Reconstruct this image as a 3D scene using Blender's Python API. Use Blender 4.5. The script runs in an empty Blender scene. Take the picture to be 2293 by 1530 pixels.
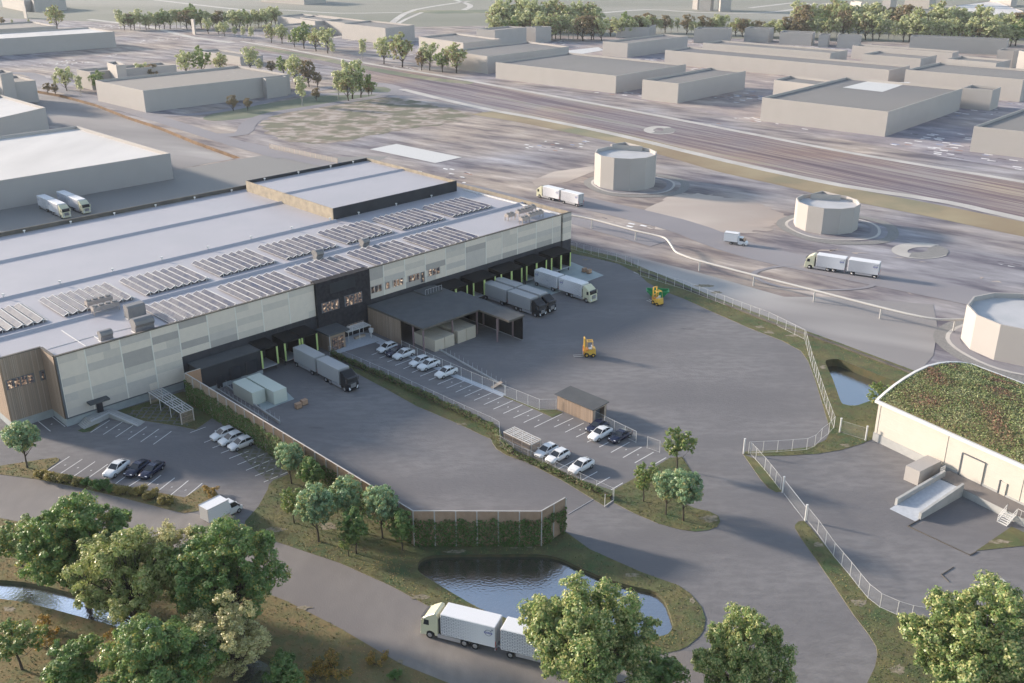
import bpy, bmesh, math, random
import numpy as np
from mathutils import Vector, Matrix
from mathutils.geometry import tessellate_polygon

# ---------------------------------------------------------------- camera, world, sun, exposure
C = bpy.context.scene.collection
SC = bpy.context.scene
CAM_H = 80.5; PITCH = math.radians(22.83); FPX = 2229.0
cd = bpy.data.cameras.new('camera'); cam = bpy.data.objects.new('camera', cd); C.objects.link(cam)
cam.location = (0, 0, CAM_H); cam.rotation_euler = (math.pi/2 - PITCH, 0, 0)
cd.lens = 36*FPX/2293; cd.sensor_width = 36; cd.clip_start = 1; cd.clip_end = 20000
SC.camera = cam
SUN_AZ = math.radians(294); SUN_EL = math.radians(16)     # azimuth clockwise from +Y
w = bpy.data.worlds.new('World'); SC.world = w; w.use_nodes = True
nt = w.node_tree; sky = nt.nodes.new('ShaderNodeTexSky'); sky.sky_type = 'NISHITA'
sky.sun_disc = False; sky.sun_elevation = SUN_EL; sky.sun_rotation = SUN_AZ
sky.air_density = 1.0; sky.dust_density = 0.7; sky.ozone_density = 1.0
hs = nt.nodes.new('ShaderNodeHueSaturation'); hs.inputs['Saturation'].default_value = .80; nt.links.new(sky.outputs[0], hs.inputs['Color']); nt.links.new(hs.outputs[0], nt.nodes['Background'].inputs[0]); nt.nodes['Background'].inputs[1].default_value = 0.14
sd = bpy.data.lights.new('sun', 'SUN'); sun = bpy.data.objects.new('sun', sd); C.objects.link(sun)
sd.energy = 3.9; sd.angle = math.radians(5); sd.color = (1.0, 0.85, 0.70)
sv = Vector((math.sin(SUN_AZ)*math.cos(SUN_EL), math.cos(SUN_AZ)*math.cos(SUN_EL), math.sin(SUN_EL)))
sun.rotation_euler = sv.to_track_quat('Z', 'Y').to_euler(); sun.location = (0, 0, 200)
SC.view_settings.view_transform = 'Standard'; SC.view_settings.look = 'None'
SC.view_settings.exposure = 1.12; SC.view_settings.gamma = 1
SC.cycles.volume_bounces = 0; SC.cycles.max_bounces = 6; SC.cycles.transparent_max_bounces = 16
SC.cycles.use_adaptive_sampling = True; SC.cycles.adaptive_threshold = 0.02

# ---------------------------------------------------------------- survey helpers (photo pixel -> real point on a level plane)
def P(x, y, z=0.0):
    a = (x-1146.5)/FPX; b = -(y-765)/FPX
    d = (a, math.cos(PITCH)+b*math.sin(PITCH), -math.sin(PITCH)+b*math.cos(PITCH))
    t = (z-CAM_H)/d[2]
    return Vector((d[0]*t, d[1]*t, z))
def up(x, y, gx, gy):
    g = P(gx, gy); a = (x-1146.5)/FPX; b = -(y-765)/FPX
    d = (a, math.cos(PITCH)+b*math.sin(PITCH), -math.sin(PITCH)+b*math.cos(PITCH))
    return CAM_H + d[2]*math.hypot(g.x, g.y)/math.hypot(d[0], d[1])
YAW = math.radians(45.27)
U = Vector((math.sin(YAW), math.cos(YAW), 0)); V = Vector((-math.cos(YAW), math.sin(YAW), 0)); Z = Vector((0, 0, 1))
def W(u, v, z=0.0): return U*u + V*v + Z*z
def az(deg): return Vector((math.sin(math.radians(deg)), math.cos(math.radians(deg)), 0))

# ---------------------------------------------------------------- materials
def mat(name, c1, c2=None, scale=1.0, rough=0.8, metal=0.0, c3=None, scale2=None, stretch=(1, 1, 1), rotz=0.0, bump=0.0,
        bscale=None, detail=4.0, emit=None, spec=0.5, trans=0.0, lo=0.35, hi=0.65, lo2=0.4, hi2=0.62, alpha=1.0, marks=None):
    m = bpy.data.materials.new(name); m.use_nodes = True
    n = m.node_tree; N = n.nodes; L = n.links; b = N['Principled BSDF']
    b.inputs['Base Color'].default_value = (*c1, 1); b.inputs['Roughness'].default_value = rough
    b.inputs['Metallic'].default_value = metal; b.inputs['Specular IOR Level'].default_value = spec
    tc = None
    def mapped():
        t = N.new('ShaderNodeTexCoord'); mp = N.new('ShaderNodeMapping'); L.new(t.outputs['Object'], mp.inputs[0])
        mp.vector_type = 'TEXTURE'; mp.inputs['Rotation'].default_value = (0, 0, rotz)
        mp.inputs['Scale'].default_value = stretch
        return mp.outputs[0]
    src = None
    if c2 is not None:
        tc = mapped()
        def noise(sc, l, h, ca, cb, dt=detail):
            x = N.new('ShaderNodeTexNoise'); x.inputs['Scale'].default_value = sc; x.inputs['Detail'].default_value = dt
            L.new(tc, x.inputs['Vector'])
            r = N.new('ShaderNodeMapRange'); r.inputs['From Min'].default_value = l; r.inputs['From Max'].default_value = h
            L.new(x.outputs[0], r.inputs['Value'])
            mx = N.new('ShaderNodeMix'); mx.data_type = 'RGBA'; L.new(r.outputs[0], mx.inputs[0])
            for k, c in ((6, ca), (7, cb)):
                if isinstance(c, tuple): mx.inputs[k].default_value = (*c, 1)
                else: L.new(c, mx.inputs[k])
            return mx.outputs[2]
        src = noise(scale, lo, hi, c1, c2)
        if c3 is not None: src = noise(scale2 or scale*0.2, lo2, hi2, src, c3)
        if marks: src = noise(marks[1], marks[2], marks[2]+.06, src, marks[0], 5)
        L.new(src, b.inputs['Base Color'])
    if bump:
        tcb = tc or mapped()
        x = N.new('ShaderNodeTexNoise'); x.inputs['Scale'].default_value = bscale or scale*4; x.inputs['Detail'].default_value = 3
        L.new(tcb, x.inputs['Vector'])
        bp = N.new('ShaderNodeBump'); bp.inputs['Strength'].default_value = bump; bp.inputs['Distance'].default_value = 0.1
        L.new(x.outputs[0], bp.inputs['Height']); L.new(bp.outputs[0], b.inputs['Normal'])
    if emit is not None:
        b.inputs['Emission Color'].default_value = (*emit[0], 1); b.inputs['Emission Strength'].default_value = emit[1]
    out = N['Material Output']
    if trans:
        t = N.new('ShaderNodeBsdfTranslucent'); s = N.new('ShaderNodeMixShader'); s.inputs[0].default_value = trans
        if src is not None: L.new(src, t.inputs[0])
        else: t.inputs[0].default_value = (*c1, 1)
        L.new(b.outputs[0], s.inputs[1]); L.new(t.outputs[0], s.inputs[2]); L.new(s.outputs[0], out.inputs[0])
    if alpha < 1:
        t = N.new('ShaderNodeBsdfTransparent'); s = N.new('ShaderNodeMixShader'); s.inputs[0].default_value = alpha
        L.new(t.outputs[0], s.inputs[1]); L.new(b.outputs[0], s.inputs[2]); L.new(s.outputs[0], out.inputs[0])
    return m

def slats(name, cols, width, axis, rough=0.8, gap=0.25, var=0.5):
    """vertical timber boards: random tone per board along a world axis (unit vector)"""
    m = bpy.data.materials.new(name); m.use_nodes = True; n = m.node_tree; N = n.nodes; L = n.links; b = N['Principled BSDF']
    t = N.new('ShaderNodeTexCoord'); d = N.new('ShaderNodeVectorMath'); d.operation = 'DOT_PRODUCT'
    L.new(t.outputs['Object'], d.inputs[0]); d.inputs[1].default_value = tuple(axis)
    q = N.new('ShaderNodeMath'); q.operation = 'DIVIDE'; L.new(d.outputs['Value'], q.inputs[0]); q.inputs[1].default_value = width
    fl = N.new('ShaderNodeMath'); fl.operation = 'FLOOR'; L.new(q.outputs[0], fl.inputs[0])
    fr = N.new('ShaderNodeMath'); fr.operation = 'FRACT'; L.new(q.outputs[0], fr.inputs[0])
    wn = N.new('ShaderNodeTexWhiteNoise'); wn.noise_dimensions = '1D'; L.new(fl.outputs[0], wn.inputs['W'])
    cr = N.new('ShaderNodeValToRGB'); L.new(wn.outputs[0], cr.inputs[0])
    cr.color_ramp.elements[0].color = (*cols[0], 1); cr.color_ramp.elements[1].color = (*cols[1], 1)
    if len(cols) > 2:
        e = cr.color_ramp.elements.new(0.5); e.color = (*cols[2], 1)
    g = N.new('ShaderNodeMath'); g.operation = 'GREATER_THAN'; L.new(fr.outputs[0], g.inputs[0]); g.inputs[1].default_value = 1-gap
    mx = N.new('ShaderNodeMix'); mx.data_type = 'RGBA'; L.new(g.outputs[0], mx.inputs[0]); L.new(cr.outputs[0], mx.inputs[6])
    mx.inputs[7].default_value = tuple([x*var for x in cols[0]])+(1,)
    L.new(mx.outputs[2], b.inputs['Base Color']); b.inputs['Roughness'].default_value = rough
    return m

M = {}
M['model'] = mat('model_render', (.40, .375, .355), (.385, .36, .34), 0.2, 0.9)
M['model_in'] = M['model']
M['roof_grey'] = mat('roof_felt_grey', (.17, .165, .16), (.21, .20, .19), 0.03, 0.9, c3=(.14, .14, .15), scale2=.008, detail=5)
M['roof_warm'] = mat('roof_felt_warm', (.30, .27, .24), (.25, .23, .215), 0.04, 0.9)
M['roof_white'] = mat('roof_white_membrane', (.60, .58, .56), (.47, .455, .44), 0.06, 0.8, stretch=(1, 3, 1), detail=4, hi=.8)
M['roof_lilac'] = mat('roof_membrane', (.40, .385, .41), (.37, .36, .385), 0.12, 0.55, bump=.05, bscale=2)
M['asphalt'] = mat('asphalt', (.165, .160, .164), (.20, .194, .197), 0.9, 0.88, c3=(.147, .143, .149), scale2=.07, stretch=(2.4, 1, 1), bump=.5, bscale=3, detail=10, spec=.3, lo=.40, hi=.60, lo2=.40, hi2=.62, marks=((.085, .083, .088), .16, .70))
M['road'] = mat('road_asphalt', (.20, .18, .165), (.245, .225, .205), 0.6, 0.85, c3=(.17, .155, .15), scale2=.05, stretch=(1, 2, 1), bump=.25, bscale=6, detail=8)
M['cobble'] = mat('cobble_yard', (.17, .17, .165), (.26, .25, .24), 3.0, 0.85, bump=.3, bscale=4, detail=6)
M['concrete'] = mat('concrete', (.40, .40, .39), (.33, .335, .33), 0.7, 0.85, detail=6)
M['plinth'] = mat('plinth_concrete', (.34, .37, .38), (.29, .32, .33), 0.8, 0.85, detail=6)
M['pad'] = mat('pale_pad', (.34, .40, .40), (.29, .34, .35), 0.4, 0.7, detail=6)
M['paint'] = mat('road_paint', (.75, .75, .74), (.62, .62, .61), 1.5, 0.7)
M['paving'] = mat('pale_paving', (.46, .49, .53), (.40, .43, .47), 2.0, 0.7)
M['grass'] = mat('lawn', (.06, .095, .035), (.15, .135, .055), 0.22, 0.95, c3=(.10, .085, .04), scale2=.7, bump=.5, bscale=5, detail=9, lo2=.45, hi2=.7)
M['grass_dry'] = mat('dry_meadow', (.165, .14, .06), (.10, .115, .045), 0.16, 0.95, c3=(.19, .135, .06), scale2=.6, bump=.6, bscale=4, detail=9)
M['bare'] = mat('bare_soil', (.30, .255, .20), (.15, .135, .075), 1.6, 0.95, detail=8)
M['soil_bank'] = mat('bank_soil', (.05, .06, .025), (.09, .075, .035), 0.8, 0.95)
M['white_steel'] = mat('white_steel', (.66, .65, .63), rough=.5)
M['galv'] = mat('galvanised_steel', (.55, .56, .58), rough=.5, metal=.3)
M['mesh'] = mat('wire_mesh', (.45, .47, .48), rough=.6, alpha=.09)
M['black'] = mat('black_cladding', (.006, .007, .009), (.010, .011, .014), 2, 0.7, spec=.15)
M['dark_roof'] = mat('dark_roof_felt', (.08, .085, .09), (.094, .099, .104), .5, 0.85, spec=.25)
M['dark_brick'] = mat('dark_brick', (.018, .018, .024), (.034, .034, .04), 1.4, 0.9, spec=.2, bump=.2, detail=8)
M['slate'] = mat('loading_level_slate', (.042, .043, .052), (.055, .056, .066), .8, .85, spec=.25)
M['anthracite'] = mat('anthracite_panel', (.028, .031, .038), (.04, .043, .05), .25, 0.75, spec=.2)
M['rim'] = mat('dark_roof_rim', (.07, .065, .06), (.12, .105, .085), .3, 0.7)
M['sun_tint_rim'] = mat('sun_tinted_rim', (.36, .30, .22), (.25, .215, .17), .6, 0.8, detail=6)  # gold tone paints sunlight into the rim sides facing the low sun
M['lime'] = mat('lime_post', (.50, .62, .22), rough=.5)
M['door_dark'] = mat('dark_door', (.02, .022, .03), rough=.4)
M['frame_grey'] = mat('window_frame', (.11, .12, .135), rough=.5)
M['cl_light'] = mat('cladding_light', (.67, .595, .51), (.64, .57, .49), 1.0, 0.75)
M['cl_mid'] = mat('cladding_mid', (.52, .475, .43), (.49, .45, .41), 1.0, 0.75)
M['cl_dark'] = mat('cladding_dark', (.40, .365, .335), (.375, .345, .32), 1.0, 0.75)
M['cl_warm'] = mat('cladding_warm', (.57, .515, .45), (.54, .49, .43), 1.0, 0.75)
M['joint'] = mat('cladding_joint', (.70, .67, .60), rough=.7)
M['wood_u'] = slats('timber_boards', [(.33, .25, .19), (.44, .36, .29), (.25, .20, .16)], .14, U)
M['wood_v'] = slats('timber_boards_side', [(.33, .24, .17), (.44, .34, .26), (.27, .20, .15)], .14, V)
M['wood_barrier'] = mat('timber_barrier', (.42, .26, .16), (.36, .22, .14), 1.0, .8)
M['wood_slat'] = mat('timber_slat', (.50, .40, .31), (.42, .33, .25), 2.0, .8)
M['ivy1'] = mat('ivy', (.06, .13, .025), (.09, .17, .035), 1.2, .7, trans=.3)
M['ivy2'] = mat('ivy_brown', (.15, .11, .055), (.10, .11, .04), 1.2, .8)
M['tyre'] = mat('tyre_rubber', (.018, .018, .02), rough=.8)
M['rimm'] = mat('wheel_alloy', (.45, .45, .46), rough=.35, metal=.7)
M['glass'] = mat('dark_glass', (.02, .025, .032), rough=.08)
M['carwhite'] = mat('white_paint', (.68, .69, .70), rough=.25)
M['carnavy'] = mat('navy_paint', (.012, .017, .045), rough=.2)
M['lamp'] = mat('lamp_glass', (.75, .77, .8), rough=.15)
M['red'] = mat('red_lamp', (.5, .03, .02), rough=.3)
M['cream'] = mat('cream_cab_paint', (.62, .60, .43), rough=.3)
M['blackcab'] = mat('black_cab_paint', (.012, .013, .016), rough=.15)
M['greybox'] = mat('grey_box_body', (.36, .365, .37), rough=.5)
M['whitebox'] = mat('white_box_body', (.72, .72, .73), rough=.5)
M['chassis'] = mat('chassis', (.05, .05, .055), rough=.6)
M['silver'] = mat('silver_skirt', (.5, .5, .52), rough=.35, metal=.5)
M['logo_ring'] = mat('logo_ring', (.25, .27, .33), rough=.4)
M['logo_bar'] = mat('logo_bar', (.07, .08, .30), rough=.4)
M['yellow'] = mat('forklift_yellow', (.68, .42, .07), rough=.4)
M['orange'] = mat('forklift_orange', (.62, .25, .05), rough=.5)
M['green_skip'] = mat('green_skip', (.02, .24, .085), (.03, .28, .10), 1, .5)
M['cont_green'] = mat('pale_green_container', (.56, .60, .53), rough=.6)
M['cont_beige'] = mat('beige_container', (.52, .46, .37), rough=.6)
M['carton'] = mat('carton', (.42, .27, .18), (.36, .23, .15), 3, .8)
M['pallet'] = mat('pallet_wood', (.18, .12, .08), rough=.9)
M['hvac'] = mat('hvac_casing', (.20, .195, .195), (.17, .165, .17), 1, .6)
M['ac'] = mat('condenser', (.36, .31, .28), (.30, .27, .26), 2, .6)
M['cream_wall'] = mat('cream_wall', (.55, .51, .45), (.52, .485, .425), .4, .8)
M['canopy_post'] = mat('mauve_post', (.20, .14, .15), rough=.6)
M['steel_pale'] = mat('pale_steel', (.50, .47, .44), rough=.5)
M['pipe'] = mat('pale_pipe', (.47, .455, .43), rough=.6)
M['fallow'] = mat('fallow_field', (.20, .165, .13), (.36, .31, .275), .22, .95, c3=(.13, .13, .085), scale2=.12, stretch=(1.3, 1, 1), detail=9, lo=.42, hi=.58, lo2=.48, hi2=.56)
M['verge'] = mat('ochre_verge', (.30, .25, .155), (.23, .17, .105), .04, .95, c3=(.17, .18, .115), scale2=.02, detail=8, lo2=.5)
M['greenverge'] = mat('green_verge', (.14, .16, .10), (.27, .25, .17), .12, .95, c3=(.10, .13, .09), scale2=.02, detail=8)
M['sand'] = mat('sand_patch', (.38, .32, .28), (.24, .205, .19), .10, .95, c3=(.48, .42, .37), scale2=.05, stretch=(3, 1, 1), detail=7)
M['apron'] = mat('pale_apron', (.27, .255, .25), (.20, .19, .19), .05, .9, c3=(.46, .44, .42), scale2=.03, stretch=(3.5, 1, 1), rotz=math.radians(-25), detail=3, lo2=.55, hi2=.75)
M['path_white'] = mat('gravel_path', (.50, .48, .45), (.40, .38, .355), .1, .9)
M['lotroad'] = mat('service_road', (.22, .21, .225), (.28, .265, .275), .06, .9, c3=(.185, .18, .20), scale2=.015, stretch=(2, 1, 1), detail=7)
M['far_field'] = mat('far_field', (.16, .17, .135), (.24, .235, .20), .006, .95, c3=(.33, .32, .30), scale2=.003, stretch=(4, 1, 1), detail=6, lo2=.5, hi2=.7)
M['white_slab'] = mat('white_slab', (.55, .55, .54), rough=.8)
M['pgrass'] = mat('parking_grass', (.085, .095, .06), (.12, .12, .085), .8, .95)
M['quay'] = mat('quay_wall', (.20, .12, .06), (.12, .07, .035), .2, .9)
M['hc'] = mat('lattice_paver', (.15, .15, .145), (.13, .13, .125), 1, .9)

def window_glow(name, seed, k=1.0):
    m = bpy.data.materials.new(name); m.use_nodes = True; n = m.node_tree; N = n.nodes; L = n.links; b = N['Principled BSDF']
    t = N.new('ShaderNodeTexCoord'); x = N.new('ShaderNodeTexNoise'); x.inputs['Scale'].default_value = 2.0; x.inputs['Detail'].default_value = 3
    x.noise_dimensions = '4D'; x.inputs['W'].default_value = seed; L.new(t.outputs['Object'], x.inputs['Vector'])
    cr = N.new('ShaderNodeValToRGB'); L.new(x.outputs[0], cr.inputs[0]); e = cr.color_ramp.elements
    e[0].position = .44; e[0].color = (.008, .01, .014, 1); e[1].position = .80; e[1].color = (1, .86, .66, 1)
    q = cr.color_ramp.elements.new(.60); q.color = (.13, .085, .055, 1)
    L.new(cr.outputs[0], b.inputs['Emission Color']); b.inputs['Emission Strength'].default_value = 1.1*k
    b.inputs['Base Color'].default_value = (.02, .022, .028, 1); b.inputs['Roughness'].default_value = .1
    return m
M['glow'] = window_glow('lit_window', 1.0); M['glow2'] = window_glow('lit_window_dim', 4.0, .5)

def water_mat(name, col, bscale, bst):
    m = bpy.data.materials.new(name); m.use_nodes = True; n = m.node_tree; N = n.nodes; L = n.links; b = N['Principled BSDF']
    b.inputs['Base Color'].default_value = (*col, 1); b.inputs['Roughness'].default_value = .06; b.inputs['Metallic'].default_value = .96
    b.inputs['IOR'].default_value = 1.6
    t = N.new('ShaderNodeTexCoord'); x = N.new('ShaderNodeTexNoise'); x.inputs['Scale'].default_value = bscale; x.inputs['Detail'].default_value = 3
    L.new(t.outputs['Object'], x.inputs['Vector']); bp = N.new('ShaderNodeBump'); bp.inputs['Strength'].default_value = bst; bp.inputs['Distance'].default_value = .06
    L.new(x.outputs[0], bp.inputs['Height']); L.new(bp.outputs[0], b.inputs['Normal'])
    return m
M['water'] = water_mat('pond_water', (.47, .48, .50), 2.6, .55)
M['canalw'] = water_mat('canal_water', (.70, .70, .71), 2.8, .7)

def streak_mat(name, stops, rotz, sx, sy, sc=1.0, specks=None):
    """ground seen from the air: bands running along rotz, with optional small light and dark blocks"""
    m = bpy.data.materials.new(name); m.use_nodes = True; n = m.node_tree; N = n.nodes; L = n.links; b = N['Principled BSDF']
    b.inputs['Roughness'].default_value = .92
    t = N.new('ShaderNodeTexCoord'); mp = N.new('ShaderNodeMapping'); mp.vector_type = 'TEXTURE'
    mp.inputs['Rotation'].default_value = (0, 0, rotz); mp.inputs['Scale'].default_value = (sx, sy, 1); L.new(t.outputs['Object'], mp.inputs[0])
    x = N.new('ShaderNodeTexNoise'); x.inputs['Scale'].default_value = sc; x.inputs['Detail'].default_value = 8; x.inputs['Roughness'].default_value = .62
    L.new(mp.outputs[0], x.inputs['Vector']); cr = N.new('ShaderNodeValToRGB'); L.new(x.outputs[0], cr.inputs[0])
    e = cr.color_ramp.elements; e[0].position = stops[0][0]; e[0].color = (*stops[0][1], 1); e[1].position = stops[-1][0]; e[1].color = (*stops[-1][1], 1)
    for p, c in stops[1:-1]:
        q = e.new(p); q.color = (*c, 1)
    tn = N.new('ShaderNodeTexNoise'); tn.inputs['Scale'].default_value = .013; tn.inputs['Detail'].default_value = 4; L.new(t.outputs['Object'], tn.inputs['Vector'])
    tr_ = N.new('ShaderNodeMapRange'); tr_.inputs['From Min'].default_value = .4; tr_.inputs['From Max'].default_value = .6; L.new(tn.outputs[0], tr_.inputs[0])
    tm = N.new('ShaderNodeMix'); tm.data_type = 'RGBA'; L.new(tr_.outputs[0], tm.inputs[0]); tm.inputs[6].default_value = (1.1, 1.0, .90, 1); tm.inputs[7].default_value = (.84, .88, 1.0, 1)
    tx = N.new('ShaderNodeMix'); tx.data_type = 'RGBA'; tx.blend_type = 'MULTIPLY'; tx.inputs[0].default_value = 1; L.new(cr.outputs[0], tx.inputs[6]); L.new(tm.outputs[2], tx.inputs[7])
    col = tx.outputs[2]
    if specks:
        mp2 = N.new('ShaderNodeMapping'); mp2.vector_type = 'TEXTURE'; mp2.inputs['Rotation'].default_value = (0, 0, specks[0])
        mp2.inputs['Scale'].default_value = (specks[1], specks[2], 1); L.new(t.outputs['Object'], mp2.inputs[0])
        v = N.new('ShaderNodeTexVoronoi'); v.distance = 'CHEBYCHEV'; v.inputs['Scale'].default_value = 1; L.new(mp2.outputs[0], v.inputs['Vector'])
        big = N.new('ShaderNodeTexNoise'); big.inputs['Scale'].default_value = specks[4]; big.inputs['Detail'].default_value = 2; L.new(t.outputs['Object'], big.inputs['Vector'])
        lt = N.new('ShaderNodeMath'); lt.operation = 'LESS_THAN'; L.new(v.outputs['Distance'], lt.inputs[0]); lt.inputs[1].default_value = .30
        sp = N.new('ShaderNodeSeparateColor'); L.new(v.outputs['Color'], sp.inputs[0])
        g1 = N.new('ShaderNodeMath'); g1.operation = 'GREATER_THAN'; L.new(sp.outputs[0], g1.inputs[0]); g1.inputs[1].default_value = .45
        g2 = N.new('ShaderNodeMath'); g2.operation = 'GREATER_THAN'; L.new(big.outputs[0], g2.inputs[0]); g2.inputs[1].default_value = specks[3]
        a = N.new('ShaderNodeMath'); a.operation = 'MULTIPLY'; L.new(lt.outputs[0], a.inputs[0]); L.new(g1.outputs[0], a.inputs[1])
        a2 = N.new('ShaderNodeMath'); a2.operation = 'MULTIPLY'; L.new(a.outputs[0], a2.inputs[0]); L.new(g2.outputs[0], a2.inputs[1])
        c2 = N.new('ShaderNodeValToRGB'); c2.color_ramp.interpolation = 'CONSTANT'; L.new(sp.outputs[1], c2.inputs[0])
        ee = c2.color_ramp.elements; ee[0].color = (.10, .09, .11, 1); ee[1].position = .35; ee[1].color = (.70, .70, .70, 1)
        for p_, c_ in ((.75, (.30, .17, .13)), (.83, (.22, .27, .42)), (.9, (.8, .8, .79))):
            q = ee.new(p_); q.color = (*c_, 1)
        mx = N.new('ShaderNodeMix'); mx.data_type = 'RGBA'; L.new(a2.outputs[0], mx.inputs[0]); L.new(col, mx.inputs[6]); L.new(c2.outputs[0], mx.inputs[7]); col = mx.outputs[2]
    L.new(col, b.inputs['Base Color'])
    return m
rd = P(1880, 338)-P(960, 166); RAILROT = math.atan2(rd.y, rd.x)
rb = P(1989, 307)-P(1707, 270); BROT = math.atan2(rb.y, rb.x)
M['ground'] = streak_mat('ground', [(.36, (.11, .10, .115)), (.44, (.195, .175, .18)), (.52, (.27, .25, .24)), (.60, (.34, .315, .30)), (.70, (.49, .46, .44))],
                         RAILROT+.25, 26, 7, 1.0, (BROT, 3.5, 1.6, .64, .02))
M['lots'] = streak_mat('yard_ground', [(.32, (.15, .14, .17)), (.45, (.25, .23, .24)), (.56, (.31, .285, .285)), (.68, (.46, .43, .42))],
                       BROT, 20, 9, 1.0, (BROT, 5, 2, .52, .02))
M['rail'] = streak_mat('railway_bed', [(.34, (.09, .065, .08)), (.42, (.17, .13, .14)), (.47, (.29, .25, .22)), (.50, (.13, .095, .11)), (.54, (.24, .19, .18)), (.58, (.33, .30, .26)), (.64, (.20, .19, .14)), (.70, (.24, .19, .18))],
                       RAILROT, 260, 6, 1.0)

# ---------------------------------------------------------------- mesh builder
class MB:
    def __init__(s): s.v = []; s.f = []; s.m = []; s.sm = False
    def add(s, vs, fs, m=0):
        o = len(s.v); s.v += [tuple(p) for p in vs]; s.f += [tuple(o+i for i in f) for f in fs]; s.m += [m]*len(fs); return s
    def quad(s, a, b, c, d, m=0): return s.add([a, b, c, d], [(0, 1, 2, 3)], m)
    def hexa(s, b, t, m=0):
        n = len(b); return s.add(list(b)+list(t), [tuple(range(n))[::-1], tuple(range(n, 2*n))]+[(i, (i+1) % n, n+(i+1) % n, n+i) for i in range(n)], m)
    def prism(s, pts, z0, z1, m=0): return s.hexa([(p[0], p[1], z0) for p in pts], [(p[0], p[1], z1) for p in pts], m)
    def box(s, x0, x1, y0, y1, z0, z1, m=0): return s.prism([(x0, y0), (x1, y0), (x1, y1), (x0, y1)], z0, z1, m)
    def ubox(s, u0, u1, v0, v1, z0, z1, m=0): return s.prism([W(u0, v0), W(u1, v0), W(u1, v1), W(u0, v1)], z0, z1, m)
    def bar(s, a, b, wd, ht, m=0):
        a = Vector(a); b = Vector(b); d = (b-a); d2 = Vector((d.x, d.y, 0))
        n = Vector((-d2.y, d2.x, 0)).normalized()*wd/2 if d2.length > 1e-6 else Vector((wd/2, 0, 0))
        if d2.length > 1e-6: k = Vector((0, 0, ht/2)); return s.hexa([a-n-k, a+n-k, a+n+k, a-n+k], [b-n-k, b+n-k, b+n+k, b-n+k], m)
        k = Vector((0, ht/2, 0)); return s.hexa([a-n-k, a+n-k, a+n+k, a-n+k], [b-n-k, b+n-k, b+n+k, b-n+k], m)
    def tube(s, a, b, r0, r1=None, n=8, m=0, cap=True):
        r1 = r0 if r1 is None else r1; a = Vector(a); b = Vector(b); d = (b-a).normalized()
        x = d.orthogonal().normalized(); y = d.cross(x)
        vs = [a+(x*math.cos(t)+y*math.sin(t))*r0 for t in [2*math.pi*i/n for i in range(n)]]
        vs += [b+(x*math.cos(t)+y*math.sin(t))*r1 for t in [2*math.pi*i/n for i in range(n)]]
        fs = [(i, (i+1) % n, n+(i+1) % n, n+i) for i in range(n)]
        if cap: fs += [tuple(range(n))[::-1], tuple(range(n, 2*n))]
        return s.add(vs, fs, m)
    def path(s, pts, r, n=8, m=0):
        pts = [Vector(p) for p in pts]; vs = []; fs = []
        for i, p in enumerate(pts):
            d = (pts[min(i+1, len(pts)-1)]-pts[max(i-1, 0)]).normalized(); x = d.cross(Z).normalized(); y = x.cross(d)
            vs += [p+(x*math.cos(t)+y*math.sin(t))*r for t in [2*math.pi*k/n for k in range(n)]]
        for i in range(len(pts)-1): fs += [(i*n+k, i*n+(k+1) % n, (i+1)*n+(k+1) % n, (i+1)*n+k) for k in range(n)]
        fs += [tuple(range(n))[::-1], tuple(range(len(vs)-n, len(vs)))]
        return s.add(vs, fs, m)
    def flat(s, outer, holes=(), z=0.0, m=0):
        loops = [[Vector((p[0], p[1], z)) for p in outer]]+[[Vector((p[0], p[1], z)) for p in h] for h in holes]
        allv = [p for l in loops for p in l]; tr = tessellate_polygon(loops); fs = []
        for t in tr:
            a, b, c = [allv[i] for i in t]; cr = (b-a).cross(c-a).z
            fs.append(t if cr > 0 else (t[0], t[2], t[1]))
        return s.add(allv, fs, m)
    def skirt(s, loop, z0, z1, m=0, closed=True):
        n = len(loop); vs = [(p[0], p[1], z0) for p in loop]+[(p[0], p[1], z1) for p in loop]
        return s.add(vs, [(i, (i+1) % n, n+(i+1) % n, n+i) for i in range(n if closed else n-1)], m)
    def mesh(s, name, mats, off=None):
        me = bpy.data.meshes.new(name); vs = s.v
        if off is not None and off.length > 0: vs = [(p[0]-off.x, p[1]-off.y, p[2]-off.z) for p in vs]
        me.from_pydata(vs, [], s.f)
        for x in (mats if isinstance(mats, (list, tuple)) else [mats]): me.materials.append(M[x] if isinstance(x, str) else x)
        if any(s.m): me.polygons.foreach_set('material_index', s.m)
        if s.sm: me.polygons.foreach_set('use_smooth', [True]*len(s.f))
        me.update(); return me
    def build(s, name, mats, parent=None, smooth=False):
        s.sm = smooth; me = s.mesh(name, mats, world_loc(parent) if parent else None)
        o = bpy.data.objects.new(name, me); C.objects.link(o)
        if parent: o.parent = parent
        return o
def world_loc(o):
    l = Vector(o.location)
    while o.parent: o = o.parent; l += o.location
    return l
def tag(o, label=None, cat=None, group=None, kind=None):
    for k, x in (('label', label), ('category', cat), ('group', group), ('kind', kind)):
        if x: o[k] = x
    return o
def thing(name, label, cat, loc=(0, 0, 0), group=None):
    o = bpy.data.objects.new(name, None); C.objects.link(o); o.location = loc; o.empty_display_size = .3
    return tag(o, label, cat, group)
def struct(o): o['kind'] = 'structure'; return o
KIDS = {}
def copy_tree(o, parent=None):
    c = o.copy(); C.objects.link(c)
    if parent: c.parent = parent
    for ch in o.children: copy_tree(ch, c)
    return c
USED = set()
def place(proto, loc, rz, label, group=None, s=1.0, sz=None):
    o = proto if proto.name not in USED else copy_tree(proto)
    USED.add(proto.name); USED.add(o.name)
    o.location = loc; o.rotation_euler = (0, 0, rz); o.scale = (s, s, sz or s); o['label'] = label
    if group: o['group'] = group
    return o
def px(pts, z=0.0): return [P(x, y, z) for x, y in pts]
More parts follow.
